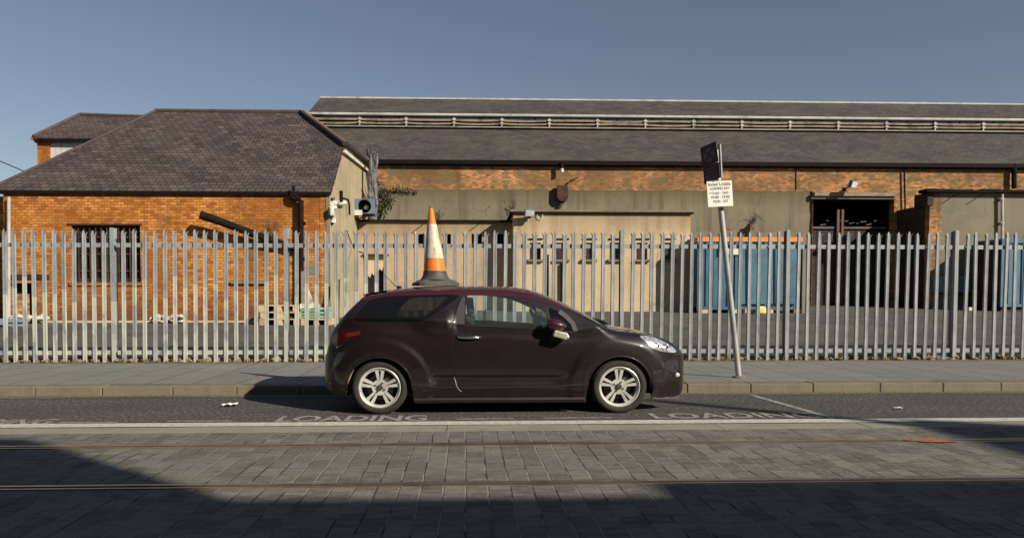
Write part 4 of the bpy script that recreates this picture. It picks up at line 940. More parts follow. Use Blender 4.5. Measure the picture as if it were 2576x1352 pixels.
bs = thing('wall_bush', (at(958, 545, YV).x, YV, at(958, 545, YV).z), 'dark green bush growing on the wall beside the fan unit', 'bush')
m_ = MB()
for px, py, r in ((950, 480, .3), (962, 492, .36), (955, 510, .42), (966, 520, .38), (952, 535, .33), (978, 505, .25), (946, 462, .2)): leafball(m_, at(px, py, YV), (r, .3, r * 1.05), int(720 * r), .07)
m_.build('leaves', MAT['leaf'], bs, fix=False)
m_ = MB()
for k in range(5): twig(m_, at(950 + rnd(-4, 6), 556, YV), (rnd(-.2, .3), -.1, 1), 1.2, .03, 1)
m_.build('stems', MAT['wood_dark'], bs)
m_ = MB()
for px, py, h in ((985, 474, .3), (998, 472, .42), (1004, 470, .5), (1018, 474, .3), (1030, 473, .28), (970, 478, .35), (1045, 476, .2)):
    blades(m_, at(px, py + 8, YW - .15), 20, h * .75, .2, .016); leafball(m_, at(px, py + 6, YW - .2), (.22, .08, .07), 40, .04)
tag(m_.build('wall_weeds', MAT['dry'], fix=False), 'reddish brown dry weeds sprouting along the ledge of the warehouse wall', 'weeds')
cr = thing('dead_creeper', (at(938, 560, YV - .2).x, YV - .2, at(938, 560, YV - .2).z), 'grey dead creeper trunk with bare ragged top climbing past the warehouse eave', 'creeper')
m_ = MB()
for k in range(13):
    o_ = rnd(-9, 9); pts = [at(938 + o_ + rnd(-2, 2) + 3 * math.sin(j * 1.1 + k), 556 - j * 21, YV - .25 + rnd(-.1, .1)) for j in range(9 - k % 3)]
    m_.tube(pts, [.10 * rnd(.6, 1.2) * (1 - .05 * j) for j in range(len(pts))], 6)
for k in range(6): twig(m_, at(936 + rnd(-5, 5), 398 + rnd(-10, 14), YV - .25), (rnd(-.9, .5), rnd(-.4, .2), rnd(.3, 1)), .5, .022, 2)
for k in range(9): twig(m_, at(938 + rnd(-7, 7), rnd(420, 545), YV - .3), (rnd(-1, 1), -.3, rnd(-.4, .4)), .3, .014, 1)
m_.build('stems', MAT['grey_wood'], cr)
for px, py, Y, l, lab in ((1283, 520, YW - .12, .9, 'bare twiggy shrub rooted on the annex roof left of the small floodlight'), (1100, 540, YW - .12, .7, 'bare brown twigs against the stained band behind the cone top'),
                          (684, 592, YB - .1, .8, 'bare dark twigs growing from the brick wall below the slanting shadow pipe'), (1893, 545, YW - .12, .55, 'small bare twigs above the dark panel of the olive annex')):
    m_ = MB()
    for k in range(4): twig(m_, at(px + rnd(-4, 4), py + 20, Y), (rnd(-.4, .5), -.1, 1), l * .62, .013, 2)
    tag(m_.build('bare_shrub', MAT['wood_dark']), lab, 'shrub')

# ------------------------------------------------------------------ street things: sign post, cone, litter
zpv = .121
Pb = gp(1858, 949, zpv); YS = Pb.y
sp = thing('sign_post', (Pb.x, YS, zpv), 'leaning galvanised pole with a white loading bay plate and a dark plate turned away', 'sign')
top = at(1800, 378, YS + .05); mid = at(1830, 690, YS + .03)
MB().tube([Pb, mid, at(1812, 520, YS + .04), top], .042, 14).build('pole', MAT['pole'], sp, smooth=True, angle=60)
MB().lathe([(.10, 0), (.085, .02), (.05, .028)], lambda u, v, h: (Pb.x + u, YS + v, zpv + h + .002), 16).build('base_collar', MAT['kerb'], sp)
def face(pts, Y): return [at(p[0], p[1], Y) for p in pts]
pl_ = [(1777, 456.5), (1840, 453.5), (1844, 517.5), (1781, 520.5)]
q4 = face(pl_, YS - .075)
m_ = MB(); m_.slab(q4, (0, .012, 0)); wp = m_.build('white_plate', MAT['sign_white'], sp)
def in_plate(u, v, d=.004):
    a_ = q4[0] + (q4[1] - q4[0]) * u; b_ = q4[3] + (q4[2] - q4[3]) * u; p_ = a_ + (b_ - a_) * v; return Vector((p_.x, p_.y - d, p_.z))
for i, (tx, u0, u1, v0, v1) in enumerate((('Ionad Lódála', .06, .94, .05, .18), ('LOADING', .12, .62, .23, .34), ('Luan - Sath', .22, .84, .40, .51), ('10.00 - 19.00', .15, .88, .57, .68), ('MON - SAT', .22, .82, .74, .85))):
    m_ = MB(); text_fit(m_, tx, lambda u, v: in_plate(u0 + (u1 - u0) * u, v1 + (v0 - v1) * v)); m_.build('lettering', MAT['sign_text'], wp, fix=False)
m_ = MB(); m_.add([in_plate(.06, .455), in_plate(.20, .455), in_plate(.20, .475), in_plate(.06, .475)], [(0, 1, 2, 3)]); m_.build('arrow', MAT['sign_text'], wp, fix=False)
m_ = MB(); text_fit(m_, 'BAY', lambda u, v: in_plate(.68 + .22 * u, .34 + (.23 - .34) * v)); m_.build('red_lettering', MAT['sign_red'], wp, fix=False)
# dark plate: turned to its shaded face, with that shade put into its colour
def turned(px, py, ref=1792): return at(px, py, YS - .05 + (ref - px) * .0042 - .02)
d4 = [turned(1760.5, 372), turned(1800, 355), turned(1806, 405), turned(1766, 422)]
e4 = [turned(1768, 424), turned(1807, 407), turned(1811, 446), turned(1771, 464)]
nrm = (d4[1] - d4[0]).cross(d4[3] - d4[0]).normalized()
if nrm.y > 0: nrm = -nrm
m_ = MB(); m_.slab(d4, -nrm * .018); dp_ = m_.build('dark_plate', MAT['sign_dark'], sp)
def bil(q, u, v, d=.004): a_ = q[0] + (q[1] - q[0]) * u; b_ = q[3] + (q[2] - q[3]) * u; return a_ + (b_ - a_) * v + nrm * d
m_ = MB(); n = 28
def ring(q, r0, r1):
    b = []
    for k in range(n): a_ = k * 2 * math.pi / n; b += [bil(q, .5 + r0 * math.cos(a_), .52 + r0 * math.sin(a_)), bil(q, .5 + r1 * math.cos(a_), .52 + r1 * math.sin(a_))]
    m_.add(b, [(2 * k, 2 * k + 1, (2 * k + 3) % (2 * n), (2 * k + 2) % (2 * n)) for k in range(n)])
for a_ in range(4):                              # four dull quarters left by a ring and a cross
    pts = [bil(d4, .5 + .05 * math.cos(a_ * math.pi / 2), .52 + .05 * math.sin(a_ * math.pi / 2))]
    for k in range(9): t = a_ * math.pi / 2 - .68 + 1.36 * k / 8; pts.append(bil(d4, .5 + .36 * math.cos(t), .52 + .36 * math.sin(t)))
    m_.poly(pts)
m_.build('clearway_emblem', MAT['sign_grey'], dp_, fix=False)
m_ = MB(); m_.slab(e4, -nrm * .014); tp_ = m_.build('time_plate', MAT['sign_dark'], sp)
m_ = MB()
for v in (.14, .34, .55, .76): m_.add([bil(e4, .12, v), bil(e4, .88, v), bil(e4, .88, v + .11), bil(e4, .12, v + .11)], [(0, 1, 2, 3)])
m_.build('faint_lines', MAT['sign_grey'], tp_, fix=False)
MB().bar(turned(1806, 362) + Vector((.03, .03, 0)), turned(1812, 445) + Vector((.02, .03, 0)), .03, .03).build('edge_channel', MAT['pole'], sp)
m_ = MB()
for py in (470, 508): c_ = at(1808, py, YS); m_.box(c_.x - .055, c_.x + .055, YS - .062, YS + .06, c_.z - .014, c_.z + .014)
m_.build('clip', MAT['pole'], sp)

for px, py, s_, z, lab in ((578, 1021, .085, .0, 'crumpled white paper lying on the loading bay asphalt'), (503, 990, .05, .0, 'tiny white scrap in the gutter by the kerb'), (2258, 1028, .04, .0, 'tiny pale scrap on the asphalt right of the sign post')):
    c_ = gp(px, py); m_ = MB(); n = 7; V = []
    for j in range(n):
        for i in range(n): V.append((c_.x + (i / (n - 1) - .5) * 2 * s_ + rnd(-.01, .01), c_.y + (j / (n - 1) - .5) * 1.6 * s_, .012 + rnd(0, .35) * s_))
    m_.add(V, [(j * n + i, j * n + i + 1, (j + 1) * n + i + 1, (j + 1) * n + i) for j in range(n - 1) for i in range(n - 1)])
    tag(m_.build('litter', MAT['litter'], fix=False), lab, 'litter')

# ------------------------------------------------------------------ the other side of the street: its roofline throws the foreground shade
YOP = -5.0
def shade_pt(px, py):
    q_ = gp(px, py); t = (q_.y - YOP) / -SUN.y * 1.0; return (q_.x + SUN.x * t, SUN.z * t)
xA, hA = shade_pt(400, 1200)[0], shade_pt(90, 1101)[1]
hB = shade_pt(1100, 1250)[1]; xB = shade_pt(1720, 1228)[0]; hC = shade_pt(2300, 1204)[1]
ap = shade_pt(2235, 1052); l1 = shade_pt(2570, 1126); l2 = shade_pt(2390, 1100); r1_ = shade_pt(2570, 1064)
sl = (l2[1] - l1[1]) / (l2[0] - l1[0])
foot = (l1[0] - (l1[1] - hC) / sl, hC)
def opp(name, poly, lab):
    t_ = thing(name, (sum(p[0] for p in poly) / len(poly), YOP - 4, 0), lab, 'building')
    MB().prism(poly, XZ(YOP - 8), 0, 8).build('walls', MAT['street_brick'], t_); return t_
opp('street_building', [(-30, -.2), (xA, -.2), (xA, hA), (-30, hA)], 'tall flat roofed building across the street throwing the shade at lower left')
opp('street_building', [(xA + .01, -.2), (xB, -.2), (xB, hB), (xA + .01, hB)], 'lower flat roofed building across the street throwing the middle foreground shade')
gb = opp('street_building', [(xB + .01, -.2), (46, -.2), (46, r1_[1] - 1.5), (r1_[0] + 2.5, r1_[1] - 1.5), ap, foot, (xB + .01, hC)], 'gabled building across the street throwing the shade at the right edge')
tipx, tiph = shade_pt(1722, 1006)
MB().tube([(ap[0] - .12, YOP - .3, ap[1] - .6), (ap[0] - .12, YOP - .3, tiph + .3)], [.14, .09], 10).build('roof_mast', MAT['iron'], gb)

# ------------------------------------------------------------------ the parked car
def paint(name, c, rough=.32, coat=1.0, flake=.0):
    g = G(name); p = g.P()
    dust = g.ramp(g.noise(g.scale(p, (1, 1, 1.6)), 3.0, 6, .6), [(.4, 0.0), (.8, .10)])
    cc = g.mix(dust, c, (.06, .05, .045))
    low = g.n('ShaderNodeMapRange', {0: g.sep(p)[2], 1: .50, 2: .15, 3: 0.0, 4: .12})
    cc = g.mix(g.math('MULTIPLY', low, g.noise(p, 6, 5)), cc, (.09, .075, .06))     # road film thrown up along the sills
    return g.done(g.bsdf(col=cc, rough=.40, spec=.32, coat=coat, cr=.03, metal=flake))
def glass(name, tint, refl=1.0, rough=.02, haze=0.0):
    g = G(name)
    tr = g.n('ShaderNodeBsdfTransparent', {0: (*tint, 1)}); gl = g.n('ShaderNodeBsdfAnisotropic', {'Color': (1, 1, 1, 1), 'Roughness': rough}) if False else g.n('ShaderNodeBsdfGlossy', {'Color': (1, 1, 1, 1), 'Roughness': rough})
    fr = g.n('ShaderNodeFresnel', {'IOR': 1.45})
    if haze:                                 # pale diffuse layer over the pane
        df = g.n('ShaderNodeBsdfDiffuse', {0: (.50, .60, .58, 1)}); tr = g.n('ShaderNodeMixShader', {0: g.math('MULTIPLY', g.ramp(g.noise(g.P(), 5.0, 5), [(.3, .7), (.7, 1.0)]), haze), 1: tr, 2: df})
    return g.done(g.n('ShaderNodeMixShader', {0: g.math('MULTIPLY', fr, refl), 1: tr, 2: gl}))
MAT['car'] = paint('aubergine_paint', (.0088, .0046, .0052))
MAT['maroon'] = paint('maroon_paint', (.048, .0065, .011), .3)
MAT['glass'] = glass('clear_tinted_glass', (.90, .98, .96), .8, haze=.05)
MAT['privacy'] = glass('privacy_glass', (.24, .24, .235), .8, haze=.012)
MAT['tyre'] = plain('tyre_rubber', (.030, .026, .022), .85, .4, 9.0, c2=(.02, .017, .015))
MAT['alloy'] = plain('silver_alloy', (.60, .60, .565), .33, .3, 9.0, metal=.35)
MAT['fin'] = plain('pillar_sheen_grey', (.055, .053, .056), .3, .15, 4.0, spec=.6, coat=.6)  # grey lighter than the body, painting in the pillar's bright reflection
MAT['gloss'] = plain('black_gloss', (.006, .005, .005), .12, .2, spec=.5)
MAT['seam'] = plain('panel_gap', (.004, .003, .003), .9)
MAT['trim'] = plain('black_plastic', (.014, .012, .012), .55, .3)
MAT['cabin'] = plain('cabin_fabric', (.022, .02, .02), .9, .3)
MAT['red_lens'] = plain('red_lens', (.05, .006, .006), .15, .4, 6.0, spec=.6, coat=1.0)
MAT['orange_lens'] = plain('orange_lens', (.12, .022, .012), .2, .3, coat=1.0)
MAT['lamp'] = plain('lamp_reflector', (.74, .75, .80), .18, .5, 26.0, metal=.7, coat=1.0, c2=(.22, .22, .24))
MAT['sunlit_liner'] = plain('lit_arch_tan', (.30, .215, .12), .8, .4, 8.0)
MAT['disc'] = plain('brake_disc', (.09, .08, .075), .5, .3, 4.0, metal=.6)

YC0 = 9.27                                   # centre line of the car
def C1(pts):                                 # smooth curve through control points
    xs_ = np.array([p[0] for p in pts], float); ys_ = np.array([p[1] for p in pts], float)
    h = np.diff(xs_); d = np.diff(ys_) / h; m = np.zeros(len(xs_)); m[0], m[-1] = d[0], d[-1]
    for i in range(1, len(xs_) - 1):
        if d[i - 1] * d[i] <= 0: m[i] = 0
        else: w1, w2 = 2 * h[i] + h[i - 1], h[i] + 2 * h[i - 1]; m[i] = (w1 + w2) / (w1 / d[i - 1] + w2 / d[i])
    def f(x):
        x = np.clip(np.asarray(x, float), xs_[0], xs_[-1]); i = np.clip(np.searchsorted(xs_, x, 'right') - 1, 0, len(xs_) - 2)
        t = (x - xs_[i]) / h[i]
        return ys_[i] * (2 * t**3 - 3 * t**2 + 1) + h[i] * m[i] * (t**3 - 2 * t**2 + t) + ys_[i + 1] * (-2 * t**3 + 3 * t**2) + h[i] * m[i + 1] * (t**3 - t**2)
    return f
def pc(px, py, Y): p = at(px, py, Y); return (p.x, p.z)
XR, XF = pc(820, 930, 8.86)[0], pc(1719.5, 930, 8.86)[0]
top_pts = [(XR, .66)] + [pc(*q) for q in ((824, 892, 8.86), (831, 874, 8.9), (838, 852, 8.95), (846, 828, 9.0), (866, 802, 9.05), (896, 768, 9.1), (918, 747, 9.15), (929, 738, 9.2), (971, 730, YC0), (1010, 724.5, YC0), (1055, 721, YC0),
           (1120, 719.3, YC0), (1190, 718.6, YC0), (1250, 719, YC0), (1304, 723, YC0), (1349, 734, YC0), (1390, 750.5, YC0), (1432, 770.5, YC0), (1474, 793, YC0), (1502, 808.5, YC0), (1522, 815, YC0), (1568, 822.5, YC0), (1606, 830.5, YC0),
           (1633, 838.5, 9.2), (1667, 853.5, 9.1), (1692, 869, 9.0), (1705, 882, 8.95), (1713, 895, 8.9), (1717.5, 908, 8.87))] + [(XF, .60)]
zc = C1(top_pts)
low_pts = [(XR, .42)] + [pc(*q) for q in ((823, 958, 8.86), (832, 975, 8.8), (846, 988, 8.7), (862, 995, 8.5))] + [pc(1041, 1010, 8.5), pc(1255, 1011, 8.5), pc(1471, 1010, 8.5)] + [pc(1645, 999, 8.5), pc(1690, 998, 8.7), pc(1706, 990, 8.8), pc(1714, 978, 8.86)] + [(XF, .40)]
zl = C1(low_pts)
cdp = C1([(XR, .02), (-1.45, .03), (-1.1, .045), (-.6, .045), (.3, .045), (.75, .055), (1.4, .06), (1.65, .052), (2.1, .032), (2.4, .016), (XF, .014)])
ze_ = lambda x: zc(x) - cdp(x)
belt = C1([(XR, 1.06), (-1.2, 1.03), (-.4, 1.01), (0, .985), (.7, .955), (1.25, .915), (1.6, .99), (1.9, 1.2), (XF, 1.3)])
rr_ = C1([(XR, .02), (-1.5, .05), (-1.0, .05), (.8, .05), (1.4, .06), (1.65, .11), (2.1, .13), (2.4, .09), (XF, .02)])
rv_ = C1([(XR, .03), (-1.5, .06), (-1.0, .06), (.8, .055), (1.4, .06), (1.65, .12), (2.1, .15), (2.4, .12), (XF, .03)])
XW = [pc(954.7, 976, 8.47)[0], pc(1557.3, 976, 8.47)[0]]; ZW = .297
def sst(a, b, x): t = np.clip((x - a) / (b - a), 0, 1); return t * t * (3 - 2 * t)
def plan(x):
    s = np.clip((x - 1.15) / (XF - 1.15), 0, 1); a = .34 + .517 * (1 - s**2.7)**(1 / 2.5)
    s = np.clip((-.65 - x) / (-.65 - XR), 0, 1); b = .44 + .417 * (1 - s**2.8)**(1 / 2.5)
    return np.minimum(a, b)
def W(x, z):
    x = np.asarray(x, float); z = np.asarray(z, float)
    y = plan(x)
    t = np.clip((z - .60) / .45, -1.1, .9); y = y - .030 * t * t
    y = y - .035 * sst(.36, .14, z)
    d = z - belt(x); q = .5 * (d + np.sqrt(d * d + .0008)); y = y - .30 * q - .36 * q * q
    y = y - .010 * sst(.03, -.02, d) * sst(-.14, -.06, d) * sst(-1.2, -.6, x) * sst(1.9, 1.3, x)      # soft crease below the glass
    for i, xw in enumerate(XW):               # swollen arches
        r = np.sqrt(((x - xw) / 1.06)**2 + (z - ZW)**2)
        y = y + .016 * sst(.580, .495, r) * sst(1.02, .70, z) - .006 * sst(.40, .355, r)
    u = sst(-.42, -.30, x) * sst(1.22, .95, x)                        # scoop in the lower door
    y = y - u * .026 * sst(.455, .40, z) * (1 - .8 * sst(.375, .30, z))
    y = y + .012 * sst(1.0, .2, np.abs(x - 2.36) / .14) * sst(.62, .5, z) * sst(.24, .34, z) * 0
    fin = sst(-.34, -.10, x - .16 * (z - .9)) * sst(.16, -.03, x - .10 * (z - .9))     # swelling that carries the shark-fin pillar
    xf_ = x + .155 + .12 * (z - 1.0); y = y + .042 * sst(.07, -.055, xf_) * sst(-.50, -.15, xf_) * sst(.86, .99, z) * sst(1.20, 1.04, z)
    ze = ze_(x); rv = rv_(x); t = np.clip((z - (ze - rv)) / rv, 0, 1)
    y = y - rr_(x) * (1 - np.sqrt(np.maximum(0, 1 - .985 * t * t)))
    return np.maximum(y, .02)
def cz(px, py):                              # place on the near flank seen at a measured place
    Y = 8.45
    for _ in range(6): x, z = pc(px, py, Y); Y = .5 * Y + .5 * float(YC0 - W(x, min(z, float(ze_(x)))))
    return pc(px, py, Y)
def CZ(pts): return [cz(*p) for p in pts]
def dense(poly, step=.03, closed=True):
    out = []; n = len(poly)
    for i in range(n if closed else n - 1):
        a, b = poly[i], poly[(i + 1) % n]; k = max(1, int(math.hypot(b[0] - a[0], b[1] - a[1]) / step))
        out += [(a[0] + (b[0] - a[0]) * j / k, a[1] + (b[1] - a[1]) * j / k) for j in range(k)]
    if not closed: out.append(poly[-1])
    return out
def rounded(poly, n=2):                      # soften the corners of an outline
    for _ in range(n):
        o_ = []
        for i in range(len(poly)): a, b = poly[i], poly[(i + 1) % len(poly)]; o_ += [(a[0] * .78 + b[0] * .22, a[1] * .78 + b[1] * .22), (a[0] * .22 + b[0] * .78, a[1] * .22 + b[1] * .78)]
        poly = o_
    return poly
# outline of the flank with the two wheel arches
ARX, ARZ = .372, .350
def arch(xw):
    pts = []
    for k in range(41):
        t = math.pi - math.pi * k / 40; pts.append((xw + ARX * math.cos(t), ZW + ARZ * math.sin(t)))
    b = [(xw - ARX - .004, float(zl(xw - ARX - .004)))]; e = [(xw + ARX + .004, float(zl(xw + ARX + .004)))]
    return b + [p for p in pts] + e
xs_end = [.002, .006, .012, .022, .035, .05, .075]
xs_b = sorted(set([XR, XF] + [XR + e for e in xs_end] + [XF - e for e in xs_end] + list(np.arange(XR + .1, XF - .09, .022))))
bottom = []
for x in xs_b:
    if abs(x - XW[0]) < ARX + .012 or abs(x - XW[1]) < ARX + .012: continue
    bottom.append((x, float(zl(x))))
bottom += arch(XW[0])[0:0]
full = []
done_ = [False, False]
for p in bottom:
    for i in (0, 1):
        if not done_[i] and p[0] > XW[i]: full += arch(XW[i]); done_[i] = True
    full.append(p)
topl = [(x, float(ze_(x))) for x in reversed(xs_b)]
outline = full + topl
# panels of the flank
panels = {}
panels['head'] = rounded(CZ([(1604, 842.5), (1633, 843.5), (1664, 854.5), (1687, 868.5), (1701, 880), (1699, 886.5), (1665, 884), (1643, 876.5), (1625, 860)]), 1)
panels['tail'] = rounded(CZ([(836, 862), (840, 843), (858, 831), (884, 830.5), (914, 832.5), (899, 846), (872, 853), (846, 866)]), 1)
panels['quarter'] = rounded(CZ([(884, 809.5), (905, 781), (932, 752), (972, 744.5), (1060, 741), (1156, 739.5), (1150, 749), (1110, 778), (1066, 805), (1050, 809.5), (980, 810)]), 1)
panels['doorglass'] = rounded(CZ([(1172, 743), (1190, 741.5), (1240, 743), (1284, 749), (1322, 760.5), (1352, 774), (1374, 786), (1380, 802), (1384, 826), (1332, 823.5), (1240, 817.5), (1170, 816)]), 1)
panels['front_q'] = rounded(CZ([(1378, 770), (1406, 784), (1432, 802), (1446, 832.5), (1420, 831), (1388, 827), (1381, 800)]), 1)
panels['door'] = CZ([(1139, 817), (1143, 790), (1154, 760), (1164, 739), (1190, 735.5), (1250, 737.5), (1304, 745), (1350, 762), (1400, 784), (1436, 806), (1462, 835), (1465, 870), (1467.5, 930), (1468, 985), (1330, 987), (1200, 986.5), (1166, 985), (1153, 974), (1146, 955), (1141, 930), (1138.5, 880)])
panels['rail'] = None
rail_line = lambda x: ze_(x) - C1([(XR, .0), (-1.30, .01), (-1.1, .045), (-.4, .075), (.3, .07), (.8, .05), (1.1, .03), (1.4, .006), (1.7, 0), (XF, 0)])(x)
panels['quarter_in'] = CZ([(966, 797), (982, 774), (1004, 753), (1020, 749.5), (1060, 748), (1122, 745.5), (1124, 748), (1108, 764), (1084, 785), (1060, 801), (1046, 806), (1000, 807), (972, 803)])
panels['pillar'] = CZ([(1163, 744), (1170, 744.5), (1169, 815.5), (1142, 814.5), (1146, 793), (1153, 769)])
order = ['quarter_in', 'head', 'tail', 'quarter', 'doorglass', 'front_q', 'pillar', 'door']
V, E = [], []
def loop(pts, closed=True):
    b = len(V); V.extend([Vector(p) for p in pts]); n = len(pts)
    E.extend([(b + i, b + (i + 1) % n) for i in range(n if closed else n - 1)])
loop(outline)
for k in order: panels[k] = dense(panels[k], .025); loop([p for p in panels[k]])
rl = [(x, float(rail_line(x))) for x in np.arange(-1.26, 1.36, .03)]; loop(rl, False)
ring_ = np.array([(v.x, v.y) for v in V])
gx = np.array(sorted(xs_b)); pts = []
for x in gx:
    a, b = float(zl(x)), float(ze_(x)); n = int((b - a) / .021) + 1
    zz = list(np.linspace(a, b, n + 1)[1:-1]) + [b - .006, b - .014]
    pts += [(x, z) for z in zz]
P = np.array(pts); ok = inpoly(P, outline)
P = P[ok]
dmin = np.array([np.min((ring_[:, 0] - p[0])**2 + (ring_[:, 1] - p[1])**2) for p in P])
P = P[dmin > .009**2]
V += [Vector(p) for p in P]
vv, ee, ff, *_ = delaunay_2d_cdt(V, E, [], 0, 1e-6)
VV = np.array([(v.x, v.y) for v in vv]); FF = [f for f in ff]
cen = np.array([VV[list(f)].mean(0) for f in FF]); ins = inpoly(cen, outline)
# guard the very edge: never sample above the top line
zz = np.minimum(VV[:, 1], ze_(VV[:, 0])); VW = W(VV[:, 0], zz)
eps = 1e-3
dWx = (W(VV[:, 0] + eps, zz) - W(VV[:, 0] - eps, zz)) / (2 * eps); dWz = (W(VV[:, 0], np.minimum(zz + eps, ze_(VV[:, 0]))) - W(VV[:, 0], zz - eps)) / (2 * eps)
dWx = np.clip(dWx, -14, 14); dWz = np.clip(dWz, -14, 14)
NN = np.stack([-dWx, -np.ones(len(VV)), -dWz], 1); NN /= np.linalg.norm(NN, axis=1)[:, None]
lab_ = np.array(['body'] * len(FF), dtype=object)
isrl = (cen[:, 1] > rail_line(cen[:, 0])) & (cen[:, 0] > -1.25) & (cen[:, 0] < 1.34)
lab_[isrl] = 'rail'
for k in reversed(order): m_in = inpoly(cen, panels[k]); lab_[m_in] = k
isd = lab_ == 'door'; lab_[isd & isrl] = 'rail'
lab_[~ins] = ''
car = thing('parked_car', ((XR + XF) / 2, YC0, 0), 'dark aubergine three-door hatchback parked in the loading bay with a traffic cone on its roof', 'car')
def flank(name, key, mat, parent, side, out=0.0, both=False):
    idx = [i for i in range(len(FF)) if lab_[i] == key]
    used = sorted({v for i in idx for v in FF[i]}); mp = {v: j for j, v in enumerate(used)}
    mb = MB(); u = np.array(used)
    sides = (-1, 1) if both else (side,); nrm_ = []
    for s in sides:
        pos = [(VV[i, 0] + NN[i, 0] * out, YC0 + s * (VW[i] + out), zz[i]) for i in used]
        fs = [tuple(mp[v] for v in FF[i]) for i in idx]
        a = FF[idx[0]]; flip = (s > 0)
        p0, p1, p2 = (Vector(pos[mp[a[j]]]) for j in range(3))
        nf = (p1 - p0).cross(p2 - p0)
        want = -1 if s < 0 else 1
        if nf.y * want < 0: fs = [tuple(reversed(f)) for f in fs]
        mb.add(pos, fs); nrm_ += [(NN[i, 0], NN[i, 1] * (1 if s < 0 else -1), NN[i, 2]) for i in used]
    return mb.build(name, mat, parent, smooth=True, fix=False, normals=nrm_)
body = flank('body', 'body', MAT['car'], car, 0, both=True)
roofp = None
doors = {}
for s in (-1, 1):
    doors[s] = flank('door', 'door', MAT['car'], car, s)
    flank('door_glass', 'doorglass', MAT['glass'], doors[s], s, -.004)
    flank('pillar_panel', 'pillar', MAT['fin'], doors[s], s, -.004)
    flank('quarter_light', 'front_q', MAT['privacy'], doors[s], s, -.004)
    flank('side_window', 'quarter_in', MAT['privacy'], car, s, -.002); flank('window_border', 'quarter', MAT['gloss'], car, s, -.002)
    flank('headlight', 'head', MAT['lamp'], car, s, .002)
    flank('tail_light', 'tail', MAT['red_lens'], car, s, .003)
# top surfaces: hood, windscreen, roof, tail
def cap(name, x0, x1, mat, parent, out=0.0):
    xs_ = sorted(set([x for x in xs_b if x0 < x < x1] + [x0, x1])); n = 20; mb = MB(); pos = []
    for x in xs_:
        ze, c_ = float(ze_(x)), float(cdp(x)); we = float(W(x, ze))
        for j in range(n + 1):
            t = -math.cos(math.pi * j / n); pos.append((x, YC0 + t * we, ze + c_ * (1 - abs(t)**2.1) + out))
    m_ = n + 1
    mb.add(pos, [(i * m_ + j, (i + 1) * m_ + j, (i + 1) * m_ + j + 1, i * m_ + j + 1) for i in range(len(xs_) - 1) for j in range(n)])
    return mb.build(name, mat, parent, smooth=True)
xcow, xhdr = pc(1506, 810, YC0)[0], pc(1342, 732, YC0)[0]
xsp, xtg = pc(925, 741, 9.18)[0], pc(852, 820, 9.02)[0]
roofo = cap('roof', xsp, xhdr, MAT['maroon'], car)
cap('windscreen', xhdr, xcow, MAT['glass'], car); hood = cap('bonnet', xcow, XF, MAT['car'], car)
cap('rear_window', xtg, xsp, MAT['privacy'], car); cap('tailgate', XR, xtg, MAT['car'], car)
for s in (-1, 1): flank('roof_edge', 'rail', MAT['maroon'], car, s)
# spoiler lip, ends of the body, floor and wheel housings
m_ = MB(); n = 10
sx0, sz0 = pc(926, 739, 9.2)
for j in range(n):
    t0, t1 = -1 + 2 * j / n, -1 + 2 * (j + 1) / n
    f_ = lambda t: (YC0 + t * .52, .05 * t * t)
    (ya_, da), (yb_, db_) = f_(t0), f_(t1)
    m_.add([(sx0 - .045 + da, ya_, sz0 + .0), (sx0 - .045 + db_, yb_, sz0 + .0), (sx0 + .26, yb_, float(zc(sx0 + .26)) - .012), (sx0 + .26, ya_, float(zc(sx0 + .26)) - .012),
            (sx0 - .04 + da, ya_, sz0 - .035), (sx0 - .04 + db_, yb_, sz0 - .035), (sx0 + .12, yb_, sz0 - .05), (sx0 + .12, ya_, sz0 - .05)],
           [(0, 1, 2, 3), (0, 4, 5, 1), (4, 7, 6, 5)])
m_.build('spoiler', MAT['maroon'], roofo)
def endcap(name, x, mat):
    m_ = MB(); a, b = float(zl(x)), float(ze_(x)); zs_ = np.linspace(a, b, 12)
    pts = [(x, YC0 - float(W(x, z)), z) for z in zs_] + [(x, YC0 + float(W(x, z)), z) for z in reversed(zs_)]
    m_.poly(pts); return m_.build(name, mat, car)
endcap('rear_bumper', XR, MAT['car']); endcap('front_grille', XF, MAT['trim'])
m_ = MB()
zf = .185
m_.box(XW[0] + .40, XW[1] - .40, YC0 - .74, YC0 + .74, zf - .02, zf + .10); m_.box(XR + .12, XF - .25, YC0 - .52, YC0 + .52, zf, zf + .22)
m_.build('underbody', MAT['trim'], car)
for i, xw in enumerate(XW):
    for s in (-1, 1):
        m_ = MB(); n = 24; r_ = ARX + .014
        for k in range(n):
            a_, b_ = -0.25 + (math.pi + .5) * k / n, -0.25 + (math.pi + .5) * (k + 1) / n
            P0 = [(xw + r_ * math.cos(t), ZW + r_ * math.sin(t)) for t in (a_, b_)]
            m_.add([(P0[0][0], YC0 + s * .79, P0[0][1]), (P0[1][0], YC0 + s * .79, P0[1][1]), (P0[1][0], YC0 + s * .50, P0[1][1]), (P0[0][0], YC0 + s * .50, P0[0][1]), (xw, YC0 + s * .50, ZW)], [(0, 1, 2, 3), (3, 2, 4)])
        bm = bmesh.new(); o = m_.build('arch_liner', MAT['trim'], car, fix=False); bm.from_mesh(o.data); bmesh.ops.remove_doubles(bm, verts=bm.verts, dist=1e-4); bm.to_mesh(o.data); bm.free()
        path = []
        for k in range(33):
            t = math.pi * 1.03 - math.pi * 1.06 * k / 32; x_, z_ = xw + (ARX - .003) * math.cos(t), ZW + (ARZ - .003) * math.sin(t)
            path.append((x_, YC0 + s * (float(W(x_, z_)) - .010), z_))
        MB().tube(path, .013, 6).build('arch_lip', MAT['car'], car, smooth=True)
